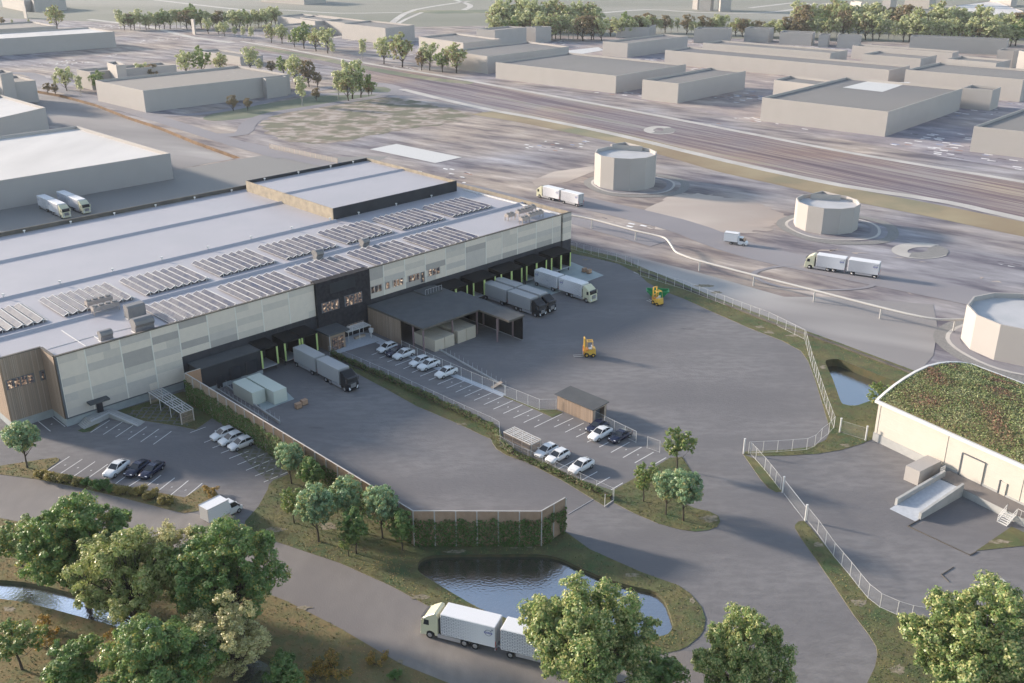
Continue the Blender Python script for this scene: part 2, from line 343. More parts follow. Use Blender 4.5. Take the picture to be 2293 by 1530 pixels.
def tl(pts, s, ox, oy): return [(ox+x/s, oy+y/s) for x, y in pts]
def smooth(pts, n=4, closed=True):
    """Catmull-Rom through the points"""
    out = []; k = len(pts)
    for i in range(k if closed else k-1):
        if closed: a, b, c, d = pts[i-1], pts[i], pts[(i+1) % k], pts[(i+2) % k]
        else: a, b, c, d = pts[max(i-1, 0)], pts[i], pts[i+1], pts[min(i+2, k-1)]
        for j in range(n):
            t = j/n; out.append(.5*((2*b)+(c-a)*t+(2*a-5*b+4*c-d)*t*t+(3*b-a-3*c+d)*t**3))
    if not closed: out.append(pts[-1])
    return out

# ---------------------------------------------------------------- ground
pond_a = smooth(px([(935, 1270), (941, 1256), (955, 1248), (977, 1244), (1032, 1242.5), (1120, 1242), (1202, 1242), (1236, 1246), (1266, 1256), (1338, 1289), (1406, 1311), (1457, 1323),
    (1477, 1333), (1491, 1350), (1504, 1387), (1506, 1404), (1496, 1420), (1474, 1426), (1423, 1433), (1372, 1431), (1300, 1422), (1240, 1410), (1181, 1398), (1144, 1388), (1093, 1372), (1049, 1350), (964, 1299), (940, 1283)]), 2)
pond_b = smooth(px([(1848, 812), (1856, 806), (1877, 805), (1900, 813), (1945, 831), (2009, 856), (2040, 868), (2040, 878), (2000, 884), (1965, 893), (1941, 901), (1921, 908), (1907, 909), (1893, 907), (1884, 902), (1876, 882), (1864, 848)]), 2)
can_up = smooth(px([(-260, 1282), (-120, 1290), (0, 1300), (51, 1304), (112, 1316), (204, 1341), (290, 1366), (340, 1381), (440, 1416), (544, 1452), (605, 1476), (663, 1530), (720, 1600), (760, 1680)]), 2, False)
can_lo = smooth(px([(660, 1720), (600, 1620), (545, 1545), (510, 1506), (440, 1468), (370, 1440), (296, 1416), (180, 1382), (68, 1353), (0, 1342), (-120, 1332), (-260, 1326)]), 2, False)
canal = can_up+can_lo
basin = px([(60, 196), (83, 203), (140, 213), (213, 233), (283, 260), (360, 285), (433, 315), (538, 353), (387, 381), (330, 330), (172, 290), (110, 280), (75, 230)])
holes = [pond_a, pond_b, canal, basin]
b = MB().flat([(-6000, -100), (6000, -100), (6000, 9000), (-6000, 9000)], holes, 0)
struct(b.build('ground', 'ground'))
def water(name, loop, z, m, bank='soil_bank'):
    c = sum((Vector(p) for p in loop), Vector())/len(loop)
    b = MB().flat(loop, (), z); o = struct(b.build(name, m))
    b = MB().skirt(loop, z-.3, .03); struct(b.build('water_bank', bank)); return o
water('pond_water', pond_a, -.4, 'water'); water('pond_water', pond_b, -1.5, 'water'); water('canal_water', canal, -.45, 'canalw')
b = MB().flat(basin, (), -1.3); struct(b.build('lower_ground', 'apron')); b = MB().skirt(basin, -1.6, .02); struct(b.build('quay_bank', 'quay'))
def sheet(name, pts, z, m, hol=(), sm=0, thick=0.0, edge=None, raw=False, jit=0):
    loop = pts if raw else px(pts)
    if sm: loop = smooth(loop, sm)
    if jit:
        rj = random.Random(len(loop)); fine = smooth(loop, 3); loop = [q+Vector((rj.uniform(-jit, jit)*1.6, rj.uniform(-jit, jit), 0)) for q in fine]; loop = smooth(loop, 2)
    b = MB().flat(loop, hol, z)
    ms = [m]
    if thick: b.skirt(loop, z-thick, z, 1); ms = [m, edge or 'concrete']
    return struct(b.build(name, ms))
# far fields, lots, railway, paths (flat strips seen across the district)
sheet('far_fields', [(-2500, 22), (-300, 30), (250, 50), (600, 66), (1100, 58), (1110, 78), (1500, 84), (1900, 92), (2400, 100), (4800, 110), (4800, -85), (-2500, -85)], .05, 'far_field')
sheet('harbour_lots', [(1060, 176), (1110, 178), (1240, 195), (1380, 214), (1500, 236), (1700, 276), (1980, 330), (2293, 382), (2700, 450), (3000, 300), (2293, 150), (1990, 110), (1500, 85), (1250, 85), (930, 78), (930, 118)], .03, 'lots')
sheet('railway_bed', [(560, 96), (647, 110), (769, 133), (960, 165), (1118, 193), (1400, 244), (1683, 300), (1880, 338), (2078, 372), (2293, 407), (2900, 512), (2900, 620), (2293, 492), (2114, 449), (1880, 413), (1640, 363), (1385, 301), (1227, 268), (1096, 244), (900, 203), (740, 150), (640, 125), (540, 108)], .05, 'rail')
def strip(name, pts, wd, z, m, sm=3):
    l = smooth(px(pts), sm, False); b = MB(); vs = []
    for i, p in enumerate(l):
        d = (l[min(i+1, len(l)-1)]-l[max(i-1, 0)]).normalized(); n = Vector((-d.y, d.x, 0))*wd/2
        vs += [(p.x-n.x, p.y-n.y, z), (p.x+n.x, p.y+n.y, z)]
    b.add(vs, [(2*i, 2*i+2, 2*i+3, 2*i+1) for i in range(len(l)-1)]); return struct(b.build(name, m))
strip('ochre_verge', [(1080, 252), (1183, 268), (1300, 292), (1400, 313), (1520, 344), (1640, 378), (1760, 404), (1880, 431), (2080, 470), (2293, 514), (2900, 640)], 15, .06, 'verge')
strip('green_verge', [(560, 104), (700, 128), (860, 160), (990, 180), (1060, 186)], 9, .06, 'greenverge')
strip('gravel_path', [(540, 93), (647, 111), (769, 133.5), (960, 165.5), (1118, 193.5), (1400, 245.5), (1683, 300.5), (1880, 338.5), (2078, 372.5), (2293, 408), (2900, 515)], 3.4, .08, 'path_white')
strip('gravel_path', [(900, 200), (1000, 225), (1096, 246), (1227, 270), (1385, 303), (1640, 364), (1880, 415), (2114, 452), (2293, 492), (2900, 620)], 4.2, .08, 'path_white')
strip('access_road', [(-100, 165), (60, 165), (110, 192), (230, 229), (340, 262), (450, 297), (530, 322), (640, 352)], 8, .07, 'lotroad')
strip('access_road', [(470, 303), (540, 300), (560, 275), (610, 255), (700, 240), (800, 224), (870, 212), (890, 200), (850, 188), (780, 186)], 7, .072, 'lotroad')
strip('access_road', [(330, 258), (420, 258), (520, 245), (620, 222), (700, 205), (740, 195)], 6, .071, 'lotroad')
strip('access_road', [(530, 322), (610, 340), (760, 372), (1060, 425), (1240, 478), (1480, 545)], 9, .075, 'lotroad')
strip('access_road', [(1240, 440), (1500, 500), (1640, 550), (1800, 590), (2293, 690), (2700, 790)], 12, .07, 'lotroad')
strip('access_road', [(700, 212), (900, 210), (1000, 222), (1100, 250)], 8, .065, 'lotroad')
for q_, wd_ in (([(700, 92), (790, 78), (868, 70), (880, 50), (930, 22), (1050, 3)], 6), ([(775, 92), (880, 78), (893, 52), (945, 28)], 4), ([(1012, -2), (1053, 12), (1038, 23)], 6), ([(880, 94), (960, 90), (1110, 86)], 8), ([(560, 25), (640, 23), (760, 30), (900, 28)], 5),
                ([(1340, 30), (1450, 22), (1560, 28), (1680, 30), (1760, 24), (1810, 14), (1790, 6), (1730, 12), (1680, 18)], 7), ([(330, -2), (430, 10), (540, 22), (580, 24)], 7), ([(200, 44), (330, 60), (420, 82), (520, 96)], 6), ([(1840, 8), (2000, 12), (2293, 20)], 7)):
    strip('field_path', q_, wd_, .09, 'path_white')
for cx_, cy_, rx_, ry_ in ((1478, 292, 26, 7), (2062, 562, 48, 13)):
    strip('turning_loop', [(cx_+rx_*math.cos(a)*1.0, cy_+ry_*math.sin(a)) for a in [math.pi*.15+i*2*math.pi*.8/14 for i in range(15)]], 4, .09, 'path_white')
    strip('turning_loop', [(cx_+rx_*.82*math.cos(a)*1.0, cy_+ry_*.8*math.sin(a)) for a in [math.pi*-.3+i*2*math.pi*.5/10 for i in range(11)]], 5, .095, 'cobble')
sheet('dark_field', [(900, 24), (1110, 22), (1112, 30), (980, 31), (905, 28)], .07, 'greenverge')
sheet('fallow_field', [(590, 272), (640, 250), (760, 228), (880, 219), (985, 238), (1065, 258), (1010, 276), (905, 290), (820, 306), (735, 320), (660, 318), (600, 298)], .05, 'fallow', sm=3, jit=1.6)
sheet('tree_verge', [(455, 264), (500, 250), (600, 232), (700, 215), (800, 196), (862, 196), (878, 207), (840, 222), (700, 243), (560, 264), (480, 271)], .055, 'greenverge', sm=3)
sheet('sand_field', [(1490, 442), (1560, 435), (1660, 450), (1740, 470), (1762, 490), (1720, 515), (1620, 522), (1500, 515), (1440, 500)], .05, 'sand', sm=3, jit=1.6)
sheet('sand_field', [(1830, 562), (1900, 565), (2060, 585), (2200, 625), (2293, 650), (2400, 700), (2200, 690), (2000, 650), (1880, 620), (1835, 590)], .05, 'sand', sm=3, jit=1.6)
sheet('sand_field', [(1190, 405), (1240, 385), (1330, 372), (1330, 384), (1270, 408), (1200, 418)], .05, 'sand')
sheet('concrete_slab', [(828, 335), (888, 323), (1034, 353), (975, 366)], .10, 'white_slab')
sheet('concrete_slab', [(1250, 116), (1340, 106), (1352, 113), (1300, 122)], .10, 'white_slab')
sheet('harbour_apron', tl([(-300, 220), (100, 320), (700, 490), (1000, 492), (1690, 540), (1720, 700), (1690, 880), (1600, 985), (1540, 1000), (900, 760), (640, 680), (0, 425), (-300, 330)], 2.966, 1520, 500), .045, 'apron')
b = MB(); q = smooth(px([(1430, 608), (1520, 641), (1736, 728), (1823, 756), (1950, 803), (2045, 839)]), 2, False)
for i in range(len(q)-1): b.bar(q[i]+Z*.2, q[i+1]+Z*.2, .5, .4)
tag(b.build('kerb_wall', 'rim'), 'long low dark kerb along the edge of the pale quay apron', 'wall')
# the site itself
asph = px([(-400, 870), (100, 770), (700, 700), (1277, 562), (1440, 600), (1620, 680), (1830, 772), (2045, 850), (2293, 960), (2800, 1150), (2800, 1800), (-400, 1800)])
h3 = [pond_a, pond_b, canal]
sheet('asphalt_yard', asph, .008, 'asphalt', h3, raw=True)
sheet('cobbled_yard', [(-700, 640), (-300, 560), (0, 440), (388, 381), (615, 344), (760, 352), (870, 350), (700, 440), (300, 560)], .01, 'cobble')
road = [(-350, 1000), (-100, 1042), (0, 1061), (78, 1072), (177, 1093), (272, 1114), (374, 1141), (440, 1151), (500, 1172), (547, 1180), (620, 1214), (760, 1261), (872, 1311), (960, 1358), (1060, 1400), (1130, 1425), (1260, 1452), (1382, 1466), (1520, 1456), (1620, 1470), (1700, 1620),
        (1300, 1700), (1080, 1570), (1005, 1530), (896, 1486), (760, 1406), (642, 1346), (500, 1290), (313, 1233), (282, 1227), (68, 1173), (0, 1160), (-350, 1110)]
sheet('access_road', road, .012, 'road', sm=0)
LZ = .07
lawns = [
 ([(1275, 548), (1310, 560), (1380, 575), (1430, 596), (1520, 632), (1600, 666), (1690, 700), (1800, 740), (1870, 765), (2045, 830), (2120, 870), (2120, 900), (2010, 960), (1951, 985), (1930, 994), (1885, 1008), (1830, 1017), (1761, 1021), (1700, 1022), (1664, 1018), (1668, 1012), (1760, 1008), (1818, 1001), (1850, 985), (1859, 966),
   (1852, 940), (1840, 900), (1825, 850), (1810, 810), (1793, 786), (1750, 763), (1680, 736), (1600, 701), (1530, 669), (1480, 650), (1450, 633), (1430, 614), (1385, 591), (1330, 578), (1275, 567)], [pond_b], 'grass'),
 ([(1664, 1018), (1676, 1023), (1690, 1028), (1715, 1052), (1735, 1080), (1752, 1101), (1738, 1103), (1720, 1093), (1703, 1074)], [], 'grass'),
 (tl([(765, 510), (765, 490), (790, 465), (825, 462), (875, 515), (1020, 695), (1125, 825), (1185, 895), (1240, 965), (1320, 1030), (1430, 1080), (1520, 1105), (1800, 1130), (2600, 1200), (2600, 1700), (1180, 1640), (1240, 1530), (1290, 1430), (1308, 1350), (1300, 1290), (1250, 1210), (1150, 1080), (1030, 900), (900, 710), (800, 570)], 2.942, 1520, 1010), [], 'grass'),
 ([(648, 1062), (612, 1076), (602, 1086), (600, 1096), (578, 1136), (549, 1168), (547, 1181), (578, 1200), (760, 1261), (872, 1311), (960, 1358), (1060, 1400), (1130, 1425), (1260, 1452), (1382, 1465), (1474, 1467), (1520, 1457), (1540, 1448), (1567, 1425), (1576, 1411), (1580, 1387), (1571, 1360), (1547, 1331), (1520, 1312), (1436, 1282), (1321, 1231), (1267, 1192),
   (1210, 1221), (925, 1221), (700, 1080), (480, 918), (413, 878), (440, 905), (470, 925), (560, 975), (600, 1010)], [pond_a], 'grass'),
 ([(1372, 1100), (1397, 1085), (1474, 1042), (1500, 1026), (1528, 1024), (1551, 1061), (1530, 1090), (1535, 1130), (1557, 1139), (1588, 1146), (1608, 1156), (1613, 1168), (1605, 1181), (1585, 1188), (1557, 1191), (1520, 1186), (1474, 1173), (1420, 1150), (1375, 1127)], [], 'grass'),
 ([(713, 790), (783, 820), (913, 870), (1000, 905), (1060, 936), (1103, 956), (1118, 972), (1130, 992), (1165, 1015), (1212, 1032), (1245, 1049), (1302, 1076), (1374, 1100), (1367, 1124), (1352, 1133), (1258, 1076), (1180, 1036), (1134, 1020), (1112, 1006), (1103, 993), (1100, 984), (1083, 977), (1027, 950), (933, 910), (867, 873), (790, 832), (715, 802)], [], 'grass'),
 ([(1127, 886), (1162, 900), (1208, 916), (1245, 918), (1260, 924), (1236, 935), (1210, 923), (1171, 906), (1130, 890)], [], 'grass'),
 ([(259, 922), (410, 877), (425, 885), (470, 925), (478, 935), (438, 963), (400, 955), (324, 943), (270, 929)], [], 'grass'),
 ([(174, 965), (207, 951), (225, 949), (203, 967), (185, 969)], [], 'grass'),
 ([(-300, 1050), (-100, 1040), (0, 1044), (25, 1040), (126, 1025), (133, 1029), (131, 1034), (102, 1054), (413, 1115), (455, 1089), (476, 1093), (488, 1108), (486, 1125), (459, 1142), (413, 1150), (374, 1141), (272, 1115), (177, 1093), (78, 1073), (0, 1063), (-100, 1044)], [], 'grass_dry'),
 ([(-350, 1111), (0, 1161), (68, 1174), (282, 1228), (313, 1234), (500, 1291), (642, 1347), (760, 1407), (896, 1487), (1005, 1531), (1080, 1571), (1300, 1701), (1300, 1900), (-500, 1900)], [canal], 'grass_dry'),
 ([(2186, 1234), (2265, 1180), (2330, 1210), (2330, 1220), (2293, 1223)], [], 'grass'),
]
for i, (pts, hol, m) in enumerate(lawns):
    sheet('lawn', pts, LZ-.002*(i % 3) if i != 5 else LZ, m, hol, thick=.09 if not hol else .06, edge='bare')
# bare soil patches worn into the lawns
random.seed(5)
for (x, y, a, c) in [(1575, 640, 26, 4), (1604, 655, 14, 3), (1700, 733, 12, 3), (1722, 745, 16, 4), (1777, 752, 16, 3), (1843, 823, 8, 5), (1590, 1162, 22, 9), (1834, 1222, 18, 7), (1925, 1350, 20, 10), (2010, 1500, 22, 12), (1700, 1014, 10, 2), (1893, 998, 16, 4),
        (620, 1186, 26, 6), (735, 1180, 30, 10), (938, 1338, 26, 8), (1020, 1236, 30, 5), (1150, 1228, 12, 3), (1186, 1226, 10, 3), (1412, 1290, 22, 7), (1550, 1345, 10, 8), (1460, 1455, 18, 4), (680, 1362, 20, 5), (895, 1482, 8, 6), (2240, 1214, 28, 6), (1310, 582, 8, 1.5), (20, 1365, 14, 8), (1035, 950, 14, 3), (1152, 1024, 10, 2)]:
    l = [P(x+a*math.cos(t)*random.uniform(.45, 1.15), y+c*math.sin(t)*random.uniform(.45, 1.15)) for t in [2*math.pi*k/14 for k in range(14)]]
    l = smooth(l, 3); struct(MB().flat(l, (), LZ+.006).build('bare_soil', 'bare'))
# lattice paving, pale slabs, walkway
def lattice(pts, z, step=1.25):
    """grass pavers: diagonal concrete bars clipped to a convex plot"""
    loop = px(pts); b = MB()
    us = [p.dot(U) for p in loop]; vs = [p.dot(V) for p in loop]
    def inside(p):
        s = None
        for i in range(len(loop)):
            a, c = loop[i], loop[(i+1) % len(loop)]; k = (c.x-a.x)*(p.y-a.y)-(c.y-a.y)*(p.x-a.x)
            if s is None: s = k > 0
            elif (k > 0) != s: return False
        return True
    for kx in range(2):
        d = (U+V).normalized() if kx else (U-V).normalized(); n = Vector((-d.y, d.x, 0))
        k0 = min(p.dot(n) for p in loop); k1 = max(p.dot(n) for p in loop); t0 = min(p.dot(d) for p in loop); t1 = max(p.dot(d) for p in loop)
        k = k0
        while k < k1:
            t = t0; start = None
            while t <= t1+.3:
                p = n*k+d*t
                if inside(p) and t <= t1:
                    start = t if start is None else start
                elif start is not None:
                    a = n*k+d*start; c = n*k+d*(t-.3); h = n*.16
                    b.quad(*[(q.x, q.y, z+.003*kx) for q in (a-h, c-h, c+h, a+h)]); start = None
                t += .3
            k += step
    return struct(b.build('lattice_paving', 'hc'))
lattice([(275, 926), (390, 893), (405, 920), (432, 958), (400, 953), (324, 941)], LZ+.008)
lattice([(528, 1010), (560, 1000), (600, 1012), (646, 1058), (600, 1078)], .02)
sheet('parking_grass', [(528, 1010), (560, 1000), (600, 1012), (646, 1058), (600, 1078)], .014, 'pgrass')
sheet('entrance_paving', [(745, 796), (847, 765), (905, 792), (912, 786), (826, 746), (775, 742), (730, 770)], .03, 'paving')
strip('walkway', [(847, 766), (905, 791), (1005, 836), (1129, 886)], 1.3, .035, 'paving', 1)
sheet('loading_pad', [(1277, 586), (1352, 617), (1233, 661), (1150, 640), (1165, 600)], .05, 'pad', thick=.04)
sheet('container_pad', [(545, 872), (591, 920), (659, 894), (632, 868), (590, 846)], .05, 'pad', thick=.04)
# painted bay lines
def lines(name, segs, s, ox, oy, wd=.14, z=.022):
    b = MB()
    for a, c in segs:
        a = P(ox+a[0]/s, oy+a[1]/s, z); c = P(ox+c[0]/s, oy+c[1]/s, z); d = (c-a).normalized(); n = Vector((-d.y, d.x, 0))*wd/2
        b.quad(a-n, c-n, c+n, a+n)
    return struct(b.build(name, 'paint'))
A = [((970, 1092), (1175, 962)), ((1105, 1115), (1310, 980)), ((1238, 1142), (1438, 1007)), ((1372, 1168), (1570, 1032)), ((1506, 1194), (1702, 1055)), ((1642, 1220), (1835, 1080)), ((412, 975), (540, 1080)), ((560, 925), (697, 1030)), ((2035, 1095), (2199, 1035))]
lines('parking_lines', A, 4.78, 0, 740)
B_ = [((315, 130), (457, 37)), ((400, 148), (542, 54)), ((488, 165), (626, 70)), ((575, 182), (711, 87)), ((668, 198), (800, 104)), ((762, 215), (890, 124)), ((845, 235), (980, 150)), ((942, 250), (1060, 160)), ((1030, 272), (1150, 178)), ((1125, 290), (1240, 196)), ((1218, 308), (1332, 213)),
      ((1565, 90), (1740, 20)), ((1620, 128), (1795, 55)), ((1680, 165), (1820, 110)), ((1738, 205), (1910, 133)), ((1510, 50), (1640, 0)), ((1455, 15), (1560, -25)), ((1400, -20), (1500, -58)), ((1345, -55), (1440, -95))]
lines('parking_lines', B_, 2.942, 0, 1010)
Cc = [((397, 885), (500, 843)), ((449, 907), (556, 864)), ((502, 932), (610, 888)), ((555, 955), (660, 915)), ((610, 978), (715, 935)), ((668, 1003), (775, 958)), ((723, 1028), (830, 985)), ((780, 1055), (900, 1005)), ((840, 1082), (970, 1030)), ((900, 1108), (1030, 1055)), ((960, 1135), (1088, 1080)),
      ((1022, 1163), (1150, 1107)), ((1085, 1190), (1215, 1135)), ((1150, 1219), (1280, 1162)), ((1215, 1249), (1345, 1192)), ((1282, 1278), (1410, 1220)), ((1350, 1307), (1478, 1250)), ((1418, 1339), (1546, 1280)), ((1490, 1370), (1678, 1280)), ((1622, 1370), (1750, 1310)), ((1697, 1404), (1822, 1342)), ((1770, 1437), (1900, 1374))]
lines('parking_lines', Cc, 3, 700, 500)
D_ = [((1260, 690), (1360, 640)), ((1385, 740), (1480, 690)), ((1505, 795), (1695, 690)), ((1628, 848), (1818, 740)), ((1750, 902), (1942, 792)), ((1960, 912), (2070, 848)), ((965, 965), (1125, 880)), ((1085, 1022), (1245, 935)), ((1205, 1080), (1365, 992)), ((1330, 1140), (1495, 1048)), ((1480, 1195), (1625, 1108)), ((845, 910), (1005, 825))]
lines('parking_lines', D_, 4.586, 1040, 840)
# small painted bay marks (a cross-stroke and a bar, too small to read in the photo)
b = MB()
for s, ox, oy, pts in ((4.78, 0, 740, [(1142, 1038), (1273, 1063), (1405, 1087), (1538, 1112), (1670, 1138), (553, 1004), (398, 1053), (698, 1442), (835, 1470), (975, 1500)]), (2.942, 0, 1010, [(1040, 220), (1132, 238), (1222, 258), (1625, 38), (1680, 75), (1740, 112), (1795, 150)]),
                       (3, 700, 500, [(935, 1068), (995, 1095), (1055, 1122), (1118, 1150), (1182, 1178), (1247, 1206), (1313, 1235), (1380, 1263), (1448, 1293), (1518, 1324), (1650, 1324), (1722, 1356), (1797, 1388)]), (4.586, 1040, 840, [(1660, 765), (1783, 820)])):
    for x, y in pts:
        c = P(ox+x/s, oy+y/s, .022)
        for q, wd, ln in ((U, .07, .34), (V, .07, .26)):
            n = Vector((-q.y, q.x, 0))*wd; a = c-q*ln/2+Z*(.003 if wd else 0); e = c+q*ln/2+Z*.003
            b.quad(a-n, e-n, e+n, a+n)
struct(b.build('bay_marks', 'paint'))

# ---------------------------------------------------------------- the logistics hall
HL = W(46, 162.7)
hall = thing('warehouse', 'long logistics hall with striped pale cladding, timber end bay and wide pale roof', 'warehouse', HL)
b = MB()   # core walls (dark loading level, plinth, rear and end walls)
b.ubox(75, 181.6, 162.95, 244, 0, 6.4, 0)
b.ubox(53.1, 75, 162.95, 244, 0, 1.55, 1); b.ubox(46, 53.1, 168.6, 244, 0, 1.6, 1)
b.ubox(53.1, 75, 162.95, 244, 1.55, 12.5, 0); b.ubox(75, 181.6, 162.95, 244, 6.4, 12.5, 0); b.ubox(46, 53.1, 168.6, 244, 1.6, 12.5, 0)
b.build('wall', ['slate', 'plinth'], hall)
random.seed(11)
joints = [53.4, 58.1, 64.3, 70, 75.3, 81.1, 87, 92.8, 98.8, 104.9]
jr = [118.7, 122.5, 128.3, 134.1, 140.1, 146.1, 152.6, 157.8, 163, 169.5, 175.3, 178.5]
def bay(u0, u1, z0, z1, pre=None):
    b = MB(); z = z0
    seq = pre or []
    nr = round((z1-z0)/1.36); h = (z1-z0)/nr
    for k in range(nr):
        t = random.choices([0, 1, 2, 3], [.42, .24, .14, .20])[0]; sp = random.choice([None]*9+[.5, .72]); us = [u0+.03, u1-.03] if sp is None else [u0+.03, u0+(u1-u0)*sp, u1-.03]
        for i in range(len(us)-1):
            b.ubox(us[i], us[i+1], 162.70, 162.94, z, z+h, t)
            if i == 0 and len(us) > 2: t = random.choice([0, 3, 0, t])
        z += h
    b.ubox(u0-.11, u0+.11, 162.66, 162.95, z0, z1, 4)
    return b.build('cladding_panel', ['cl_light', 'cl_mid', 'cl_dark', 'cl_warm', 'joint'], hall)
for i in range(len(joints)-1): bay(joints[i]+.0, joints[i+1], 1.75 if joints[i] < 75 else 6.45, 13.22)
for i in range(len(jr)-1): bay(jr[i], jr[i+1], 6.45, 13.22)
b = MB(); z = 6.45
for h, t in ((1.8, 0), (1.6, 3), (1.4, 0), (1.1, 2), (.87, 1)): b.ubox(178.9, 182, 162.4, 162.9, z, z+h, t); z += h
b.build('cladding_panel', ['cl_light', 'cl_mid', 'cl_dark', 'cl_warm', 'joint'], hall)
b = MB(); b.ubox(178.9, 182, 162.45, 163.2, 0, 6.44, 0); b.build('corner_base', 'slate', hall)
b = MB(); b.ubox(53.1, 53.38, 162.6, 162.93, 1.55, 13.3); b.ubox(53.1, 75.2, 162.6, 162.93, 1.56, 1.74); b.build('corner_trim', 'frame_grey', hall)
b = MB(); b.ubox(46.2, 53.08, 168.35, 168.59, 1.6, 13.25); b.build('timber_cladding', 'wood_u', hall)
b = MB(); b.ubox(52.9, 53.09, 162.96, 168.33, 1.6, 13.25); b.build('timber_cladding', 'wood_v', hall)
b = MB(); b.ubox(45.9, 46.18, 168.4, 243, 1.6, 13.25); b.build('timber_cladding', 'wood_v', hall)
# roof: three long pans rising in steps, upstands, rims
b = MB()
zr = 12.6; b.ubox(46.4, 53.4, 168.9, 243.7, 12.5, zr)
b.ubox(53.4, 181.3, 163.1, 243.7, 12.5, zr)
for v0 in (178.9, 199.7, 224.0):
    u0 = 46.4; u1 = 181.2 if v0 < 190 else 136.6
    b.hexa([W(u0, v0-.9, zr), W(u1, v0-.9, zr), W(u1, v0+.5, zr), W(u0, v0+.5, zr)], [W(u0, v0-.15, zr+.45), W(u1, v0-.15, zr+.45), W(u1, v0+.15, zr+.45), W(u0, v0+.15, zr+.45)])
b.build('roof', 'roof_lilac', hall)
b = MB()
b.ubox(53.1, 182.1, 162.55, 163.05, 13.23, 13.42); b.ubox(46, 53.09, 168.3, 168.8, 13.26, 13.42); b.ubox(52.85, 53.3, 163.06, 168.29, 13.26, 13.42)
b.ubox(46, 181.4, 243.7, 244.1, 12.4, 13.6); b.ubox(45.9, 46.35, 168.81, 243.69, 12.5, 13.42)
b.ubox(53.4, 181.3, 163.06, 163.3, 12.6, 13.22, 1)
b.build('roof_rim', ['rim', 'roof_lilac'], hall)
b = MB(); b.ubox(181.42, 181.75, 163.06, 200.2, 12.4, 13.45); b.ubox(181.42, 181.75, 200.2, 243.69, 12.4, 13.45); b.ubox(179.6, 179.85, 163.4, 200.3, 12.6, 12.95, 1)
b.build('roof_rim', ['sun_tint_rim', 'white_steel'], hall)
# raised high bay
b = MB(); b.ubox(136.8, 177.6, 201, 241, 12.6, 14.6, 0); b.build('high_bay', 'anthracite', hall)
b = MB(); b.ubox(136.55, 136.79, 200.76, 241.2, 12.6, 15.5); b.build('high_bay_side', 'sun_tint_rim', hall)
b = MB(); b.ubox(136.8, 177.6, 200.75, 201.0, 12.6, 15.5, 0); b.ubox(136.8, 177.6, 240.9, 241.2, 12.7, 15.5, 0); b.ubox(177.35, 177.6, 201.01, 240.89, 14.6, 15.5, 1)
b.build('roof_rim', ['anthracite', 'sun_tint_rim'], hall)
b = MB(); b.ubox(137.0, 177.3, 201.05, 240.85, 14.6, 14.7)
b.hexa([W(137, 222.9, 14.7), W(177.3, 222.9, 14.7), W(177.3, 224.3, 14.7), W(137, 224.3, 14.7)], [W(137, 223.8, 15.1), W(177.3, 223.8, 15.1), W(177.3, 224, 15.1), W(137, 224, 15.1)])
b.build('roof', 'roof_lilac', hall)
for u_, v_, z_ in [(x, 242.9, 12.6) for x in range(56, 136, 11)]+[(x, 199.8, 12.95) for x in range(58, 137, 11)]+[(x, 240.4, 14.7) for x in (142, 153, 164, 172)]+[(x, 200.2, 12.6) for x in (144, 156, 168)]:
    c = W(u_, v_, z_); b = MB(); b.tube(c, c+Z*.5, .12, .12, 6); b.tube(c+Z*.5, c+Z*.75, .3, .3, 6); b.build('vent_cap', 'white_steel', hall)
b = MB()
for a_, c_ in (((1055, 0), (1465, 270)), ((1605, 97), (1757, 190)), ((810, 322), (1600, 97)), ((1600, 97), (2293, -60))):
    p0 = P(a_[0]/7.643, 740+a_[1]/7.643, 12.66); p1 = P(c_[0]/7.643, 740+c_[1]/7.643, 12.66); b.bar(p0, p1, .16 if a_[0] not in (810, 1600) else .06, .08)
b.build('safety_rail', 'white_steel', hall)
# dark entrance tower
b = MB(); b.ubox(105, 118.4, 162.1, 162.9, 0, 13.5); b.ubox(105, 118.4, 162.9, 164.0, 12.7, 13.5); b.build('entrance_wall', 'dark_brick', hall)
b = MB(); b.ubox(108.3, 114.6, 162.03, 162.1, 10.5, 12.7); b.build('sign_panel', 'anthracite', hall)
def win(u0, u1, z0, z1, n, v=162.1, glow='glow', par=hall, fr='frame_grey'):
    b = MB(); b.ubox(u0-.12, u1+.12, v-.10, v-.02, z0-.12, z1+.12); f = b.build('window', fr, par)
    wd = (u1-u0)/n
    for i in range(n):
        b = MB(); b.ubox(u0+i*wd+.12, u0+(i+1)*wd-.12, v-.13, v-.101, z0, z1); b.build('pane', glow, f)
win(106, 110.1, 7, 8.9, 4); win(111.7, 116, 6.9, 9, 4); win(111.9, 116, 1.9, 2.5, 3)
for u0, u1, n in ((118.9, 121.8, 3), (122.9, 123.9, 1), (124.9, 127.6, 3), (129.1, 132.3, 3), (134.9, 138.2, 3)): win(u0, u1, 7.7, 9.1, n, 162.7, 'glow' if u0 != 118.9 else 'glow2', hall, 'cl_dark')
win(132.8, 133.6, 6.9, 9.0, 1, 162.68, 'glow2')
win(46.5, 50.9, 7.6, 9.1, 4, 168.35, 'glow'); win(52.1, 52.75, 7.5, 9.1, 1, 168.35, 'glow2')
b = MB(); b.ubox(58.4, 59.5, 162.5, 162.66, .9, 3.3); b.build('door', 'door_dark', hall)
b = MB(); b.ubox(56.9, 60.4, 161.1, 162.64, 3.35, 3.65); b.build('door_canopy', 'dark_roof', hall)
b = MB()
for i in range(9): b.ubox(89.5+i*1.6, 90.9+i*1.6, 162.88, 162.93, 5.5, 6.2)
b.build('wall_panel', 'anthracite', hall)
